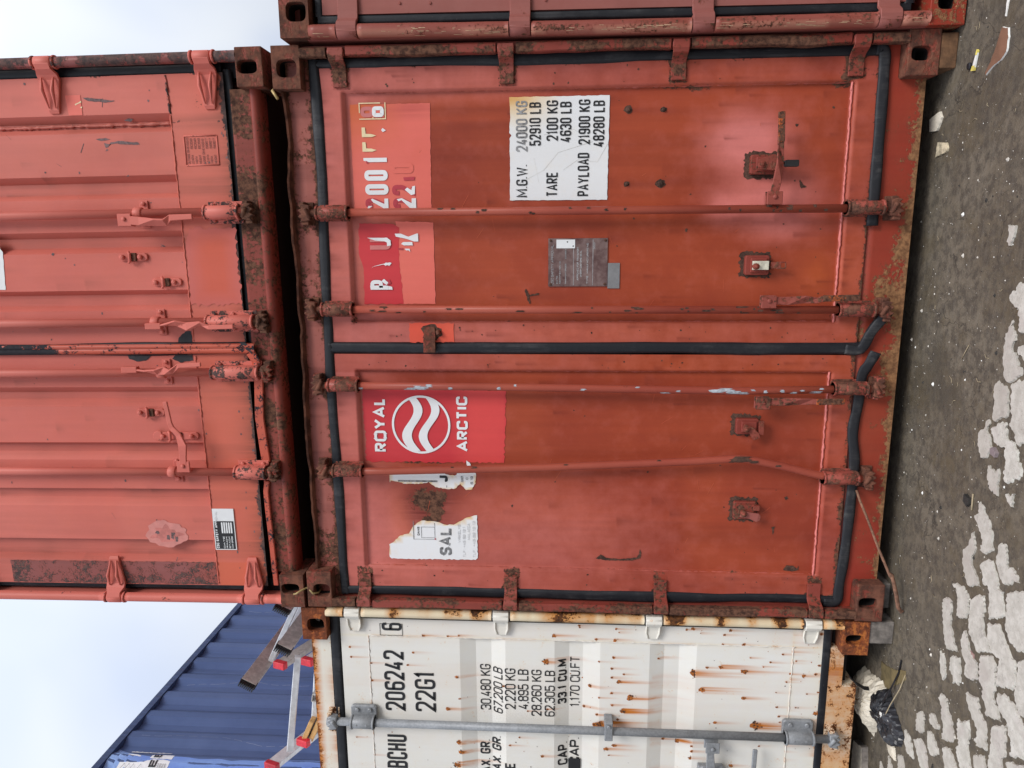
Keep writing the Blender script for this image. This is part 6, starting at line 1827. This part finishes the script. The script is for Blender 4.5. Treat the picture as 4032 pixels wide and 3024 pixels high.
for i, (x, z, lab) in enumerate(((-.965, 2.822, 'upper pine board poking out between the red capped ladder rails'), (-.966, 2.775, 'lower pine board right under another on the white container roof'))):
    mb = MB()
    o = None
    a = np.array([0, 0, 0.]); b = np.array([-.06, 2.4, -.02])
    mb.bar([a, b], .125 if i == 0 else .12, .026, side=(0, 0, 1))
    o = mb.build('wooden_plank', plankm, None, bevel=.003)
    o.location = (x - (.0 if i == 0 else .01), .40 + i * .01, 2.80 - i * .034)
    o.rotation_euler = (0, R(24), 0)
    tag(o, lab, 'plank', 'pine boards on the white container')
mb = MB()
for dx, dz in ((-.022, 0), (.022, 0)): mb.box(dx - .003, dx + .003, 0, 1.6, -.025, .025)
for dz in (-.025, .022): mb.box(-.025, .025, 0, 1.6, dz, dz + .003)
o = mb.build('square_tube', aludirty); o.location = (-.775, .42, 2.745); o.rotation_euler = (R(-2), R(10), 0)
tag(o, 'short grey square metal tube with an open end above the white container', 'metal tube')

# ================================================================== SMALL THINGS
def solid(name, label, cat, pts, z0, z1, mat, group=None, amp=.002, bevel=.001, tilt=0, mat2=None):
    P = rough_edges(pts, amp, .01, 4) if amp else pts
    cx = sum(p[0] for p in P) / len(P); cy = sum(p[1] for p in P) / len(P)
    from mathutils.geometry import tessellate_polygon
    L = [(p[0] - cx, p[1] - cy) for p in P]; n = len(L)
    ar = sum(L[i][0] * L[(i + 1) % n][1] - L[(i + 1) % n][0] * L[i][1] for i in range(n))
    if ar < 0: L = L[::-1]
    tr = tessellate_polygon([[Vector((p[0], p[1], 0)) for p in L]])
    mb = MB()
    V = [(p[0], p[1], z1 - z0 + tilt * (p[0] + p[1])) for p in L] + [(p[0] * 1.02, p[1] * 1.02, 0) for p in L]
    mb.add(V, [tuple(t) for t in tr], mat=0)
    mb.add(V, [(i, i + n, (i + 1) % n + n, (i + 1) % n) for i in range(n)], mat=1 if mat2 else 0)
    o = mb.build(name, [mat] + ([mat2] if mat2 else []))
    o.location = (cx, cy, z0)
    return tag(o, label, cat, group or ('pale plaster shards' if cat == 'shard' else None))
def block(name, label, x0, x1, y0, y1, z0, z1, mat):
    mb = MB(); w, h = (x1 - x0) / 2, (z1 - z0)
    mb.box(-w, w, 0, y1 - y0, 0, h)
    o = mb.build(name, mat, bevel=.005, seg=2); o.location = ((x0 + x1) / 2, y0, z0)
    return tag(o, label, 'timber block', 'timber blocks under the container corners')
block('timber_block', 'brown timber block under the red container corner near the brown card scrap', 2.297, 2.424, .004, .35, GZ, -.001, blockm)
block('timber_block', 'grey weathered timber block under the white container corner casting', -.118, -.010, .022, .35, GZ, .041, greyblock)
block('timber_block', 'dark timber block hidden in shade under the ROYAL ARCTIC container corner', .02, .14, .09, .35, GZ, -.001, greyblock)

# padlock hanging in the right-hand catch
pl = thing('padlock', 'small padlock with black body and bright shackle hanging from a catch', 'padlock', (1.958, .012, .545))
mb = MB(); mb.prism([(-.011, -.052), (.011, -.052), (.013, -.048), (.013, -.002), (.010, .002), (-.010, .002), (-.013, -.002), (-.013, -.048)], -.010, .010); mb.build('body', blackplastic, pl, bevel=.002)
mb = MB(); mb.tube([(-.007, 0, 0), (-.007, .001, .022), (-.004, .002, .030), (.003, .002, .030), (.007, .001, .022), (.007, 0, 0)], .0032, n=8); mb.build('shackle', steel, pl)

# wires at the corner castings, the loose bar
mb = MB()
mb.tube([(.072, -.012, .058), (.078, -.020, .045), (.088, -.018, .030), (.092, .004, .012), (.094, .012, .004), (.088, .004, -.012), (.076, -.008, -.030), (.066, .02, -.046), (.07, .05, -.05)], .0045, n=8)
o = mb.build('wire_loop', wirem); o.location = (.0, 0, 2.592); tag(o, 'loop of brass coloured wire tying castings together beside the white container', 'wire')
mb = MB()
mb.tube([(0, .03, 0), (-.012, -.004, -.006), (-.045, -.014, -.03)], .006, n=8)
o = mb.build('wire_end', wirem); o.location = (2.278, .0, 2.598); tag(o, 'stub of dull wire sticking out between stacked castings above the weight sticker', 'wire')
mb = MB()
bp = [(.600, .034, .148), (.56, .015, .138), (.50, -.010, .116), (.36, -.034, .062), (.262, -.050, .020), (.250, -.056, .010), (.235, -.056, .002), (.17, -.054, -.018), (.10, -.050, -.036), (.078, -.048, -.052), (.084, -.048, -.060)]
bp = [tuple(np.array(q) - np.array((.09, -.05, GZ))) for q in bp]
mb.tube(bp, [.005, .0055, .0055, .0055, .006, .011, .008, .009, .009, .008, .005], n=8)
o = mb.build('loose_bar', rustwire); o.location = (.09, -.05, GZ); tag(o, 'thin rusty bent rod leaning from the lock bar to the ground', 'metal rod')

solid('card_scrap', 'torn brown card scrap with a pale edge lying on the ground', 'scrap', [(2.363, -.279), (2.351, -.313), (2.32, -.322), (2.276, -.318), (2.255, -.29), (2.246, -.250), (2.225, -.212), (2.232, -.206), (2.262, -.232), (2.311, -.257)], GZ, GZ + .006, cardm, mat2=whitechip)
ys = thing('plastic_offcut', 'narrow white and yellow offcut lying beside a black pebble', 'offcut', (2.287, -.132, GZ))
mb = MB(); mb.prism([(-.031, -.004), (-.028, .014), (.02, -.002), (.039, -.010), (.034, -.016), (.0, -.010)], .002, .008, axis='z'); mb.build('strip', whitechip, ys)
mb = MB(); mb.prism([(-.0312, -.0045), (-.0285, .0145), (-.012, .009), (-.014, -.007)], .002, .0095, axis='z'); mb.prism([(.022, -.004), (.0395, -.0102), (.034, -.0165), (.02, -.013)], .002, .0095, axis='z'); mb.build('yellow_end', yellowm, ys)
mb = MB(); pb = blob(0, 0, .013, .012, 10, .2, 4); mb.prism(pb, 0, .012, axis='z'); o = mb.build('pebble', bagblack, bevel=.004, seg=2); o.location = (2.281, -.098, GZ); tag(o, 'rounded black pebble touching the yellow tipped offcut', 'pebble')
solid('plaster_shard', 'larger cream plaster shard, the one nearer the brown timber block', 'shard', [(2.152, .076), (2.133, .148), (2.086, .140), (2.083, .088), (2.100, .074), (2.128, .058)], GZ, GZ + .009, paleplaster, tilt=.03)
solid('plaster_shard', 'smaller stained plaster shard, the one farther from the brown timber block', 'shard', [(2.036, .066), (2.026, .004), (2.004, -.008), (1.993, -.003), (1.979, .076)], GZ, GZ + .008, plain('stained plaster', (.50, .42, .29), .9, var=.5, scale=45), tilt=.02)
solid('paint_flake', 'long white paint flake lying past the brown card scrap', 'flake', [(2.47, -.29), (2.443, -.296), (2.394, -.289), (2.396, -.282), (2.445, -.284), (2.47, -.28)], GZ, GZ + .003, whitechip)
solid('board_offcut', 'whitewashed splintered board offcut lying below the white container sill', 'board', [(-.771, .239), (-.744, .150), (-.80, .134), (-1.0, .120), (-1.04, .150), (-1.02, .24), (-.926, .240), (-.83, .245)], GZ, GZ + .030, paleplaster, mat2=greyblock, amp=.004)
solid('pink_leaf', 'small pinkish brown leaf lying between pale pavers', 'leaf', [tuple((float(x), float(y))) for x, y in ((.197, -.520), (.190, -.555), (.155, -.560), (.135, -.545), (.150, -.528))], GZ, GZ + .004, plain('pinkish leaf', (.33, .20, .185), .8), amp=.001)
solid('red_stone', 'mauve chip of stone lying on a paver tip', 'stone', [(.958, -.525), (.942, -.545), (.925, -.540), (.930, -.515), (.948, -.510)], GZ, GZ + .012, plain('mauve stone', (.24, .19, .195), .9), amp=.001)
solid('cinder', 'dark lump of cinder near a thin brown twig', 'cinder', [(.742, -.395), (.735, -.425), (.715, -.430), (.700, -.415), (.712, -.390)], GZ, GZ + .012, darkpeb, amp=.003)
mb = MB(); mb.tube([(0, 0, .004), (-.06, -.004, .004)], .003, n=6); o = mb.build('twig', straw); o.location = (.756, -.435, GZ); tag(o, 'thin brown twig beside the dark cinder', 'twig')
mb = MB(); mb.tube([(0, 0, .003), (-.02, .012, .004), (-.058, .038, .003)], .0014, n=5); o = mb.build('straw', straw); o.location = (1.28, -.30, GZ); tag(o, 'pale bent straw on the dirty ground', 'straw')

# bags
def crumple(name, label, outline, hgt, mat, seed, base=GZ, sharp=1.0, cat='bag', sub=22):
    """A crumpled sheet heaped over its outline: folds run across it, edges lie on the ground."""
    g = np.random.default_rng(seed)
    P = np.array(outline, float); c = P.mean(0)
    n = 72; t = np.linspace(0, len(P), n, endpoint=False)
    idx0 = t.astype(int) % len(P); fr_ = (t - t.astype(int))[:, None]
    ring = P[idx0] * (1 - fr_) + P[(idx0 + 1) % len(P)] * fr_ - c
    V = []; rings = 15
    ph = g.uniform(0, 6.28, (6, 3)); dirs = g.normal(0, 1, (6, 2)); dirs /= np.linalg.norm(dirs, axis=1)[:, None]
    def h(p):
        v = 0
        for j in range(6):
            f = 26 * (1.6 ** j)
            v += abs((((p @ dirs[j]) * f + ph[j, 0]) / math.pi) % 2 - 1) / (1.35 ** j)
        return v / 3.2
    for k in range(rings):
        r = 1 - (k / rings)
        for i in range(n):
            p = ring[i] * r * (1 + .05 * math.sin(i * 2.3 + k))
            z = hgt * (1 - r ** 2.4) ** .6 * (.25 + .95 * h(p)) * sharp + .002
            p = p + .006 * np.array([math.sin(z * 200 + i), math.cos(z * 170 + i * 1.3)]) * (1 - r)
            V.append((p[0], p[1], z))
    V.append((0, 0, hgt * .8))
    F = [(k * n + i, k * n + (i + 1) % n, (k + 1) * n + (i + 1) % n, (k + 1) * n + i) for k in range(rings - 1) for i in range(n)]
    F += [((rings - 1) * n + i, (rings - 1) * n + (i + 1) % n, rings * n) for i in range(n)]
    F.append(tuple(range(n - 1, -1, -1)))
    mb = MB(); mb.add(V, F)
    o = mb.build(name, mat); o.location = (c[0], c[1], base)
    return tag(o, label, cat)
crumple('plastic_bag', 'crumpled pale translucent plastic bag half under the white container', [(-.36, .16), (-.33, .06), (-.37, -.015), (-.45, .02), (-.51, .03), (-.56, .06), (-.64, .10), (-.62, .16), (-.56, .22), (-.46, .30), (-.38, .26)], .105, bagpale, 3)
crumple('bin_bag', 'crumpled shiny black bin bag lying in front of the pale bag', [(-.345, .045), (-.33, -.01), (-.37, -.045), (-.40, -.10), (-.45, -.16), (-.50, -.15), (-.55, -.085), (-.565, -.03), (-.535, .04), (-.50, .09), (-.43, .10), (-.38, .075)], .085, bagblack, 8)
crumple('paper_bag', 'cream corner of paper sticking out under the black bin bag', [(-.545, -.05), (-.55, -.10), (-.60, -.12), (-.61, -.07), (-.585, -.03)], .02, bagpale, 5, cat='paper')
solid('card_sheet', 'soaked ochre card sheet lying flat between the two bags', 'card', [(-.25, .10), (-.235, .02), (-.20, -.05), (-.165, -.112), (-.20, -.118), (-.235, -.088), (-.30, -.02), (-.35, .03), (-.37, .08)], GZ, GZ + .004, yellowcard, amp=.004)
def strip(name, label, path, w, t, mat, loc_):
    mb = MB(); P = [np.array(p) - np.array(loc_) for p in path]
    mb.bar(P, w, t, side=(0, 0, 1)); o = mb.build(name, mat); o.location = loc_
    return tag(o, label, 'strap', 'plastic straps in the rubbish by the white container')
strip('packing_strap', 'grey flat plastic strap rising from the pale bag', [(-.34, .02, .02), (-.325, -.0, .050), (-.295, -.015, .090), (-.262, -.02, .125)], .017, .003, rubberworn, (-.34, .02, GZ))
strip('packing_strap', 'dark strap curving away from the black bin bag over the ground', [(-.42, -.04, GZ + .06), (-.36, -.035, GZ + .04), (-.28, -.05, GZ + .02), (-.20, -.07, GZ + .008), (-.135, -.073, GZ + .004)], .009, .002, bagblack, (-.42, -.04, GZ))
strip('packing_strap', 'thin pale strap beside the dark one by the bin bag', [(-.42, -.07, GZ + .05), (-.36, -.07, GZ + .03), (-.26, -.10, GZ + .012), (-.178, -.119, GZ + .004)], .0035, .002, straw, (-.42, -.07, GZ))
solid('foam_piece', 'bright white foam piece resting on the black bin bag', 'foam', [(-.408, -.040), (-.404, -.056), (-.415, -.066), (-.430, -.060), (-.434, -.048), (-.422, -.038)], GZ + .050, GZ + .062, whitechip, amp=.0015)

# loose grit: nobody could count it
g = random.Random(21)
mb = MB()
for i in range(1500):
    x = g.uniform(-1.3, 2.6); y = g.uniform(-1.0, .16)
    s = min(.010, .0011 * (1 + g.paretovariate(1.7)) * .75)
    m_ = 0 if g.random() < .42 else (1 if g.random() < .82 else 2)
    if m_ == 1: s *= .9
    if s > .0065 and m_ == 0 and g.random() < .5: s *= .5
    k = g.randint(5, 7); a0 = g.random() * 6; el = g.uniform(.5, 1)
    pts = [(x + s * math.cos(a0 + 6.283 * j / k) * g.uniform(.7, 1.1), y + s * el * math.sin(a0 + 6.283 * j / k) * g.uniform(.7, 1.1)) for j in range(k)]
    V = [(p[0], p[1], GZ) for p in pts] + [(x, y, GZ + s * .7)]
    mb.add(V, [(j, (j + 1) % k, k) for j in range(k)], mat=m_)
for i in range(26):
    x = g.uniform(.2, 2.4); y = g.uniform(-.6, .1); a = g.uniform(0, 6.28); L = g.uniform(.012, .035)
    mb.tube([(x, y, GZ + .0015), (x + L * .5 * math.cos(a), y + L * .5 * math.sin(a), GZ + .002), (x + L * math.cos(a + .5), y + L * math.sin(a + .5), GZ + .0015)], .0009, n=4, mat=3)
tag(mb.build('grit', [pebm, darkpeb, whitechip, straw]), None, None, kind='stuff')
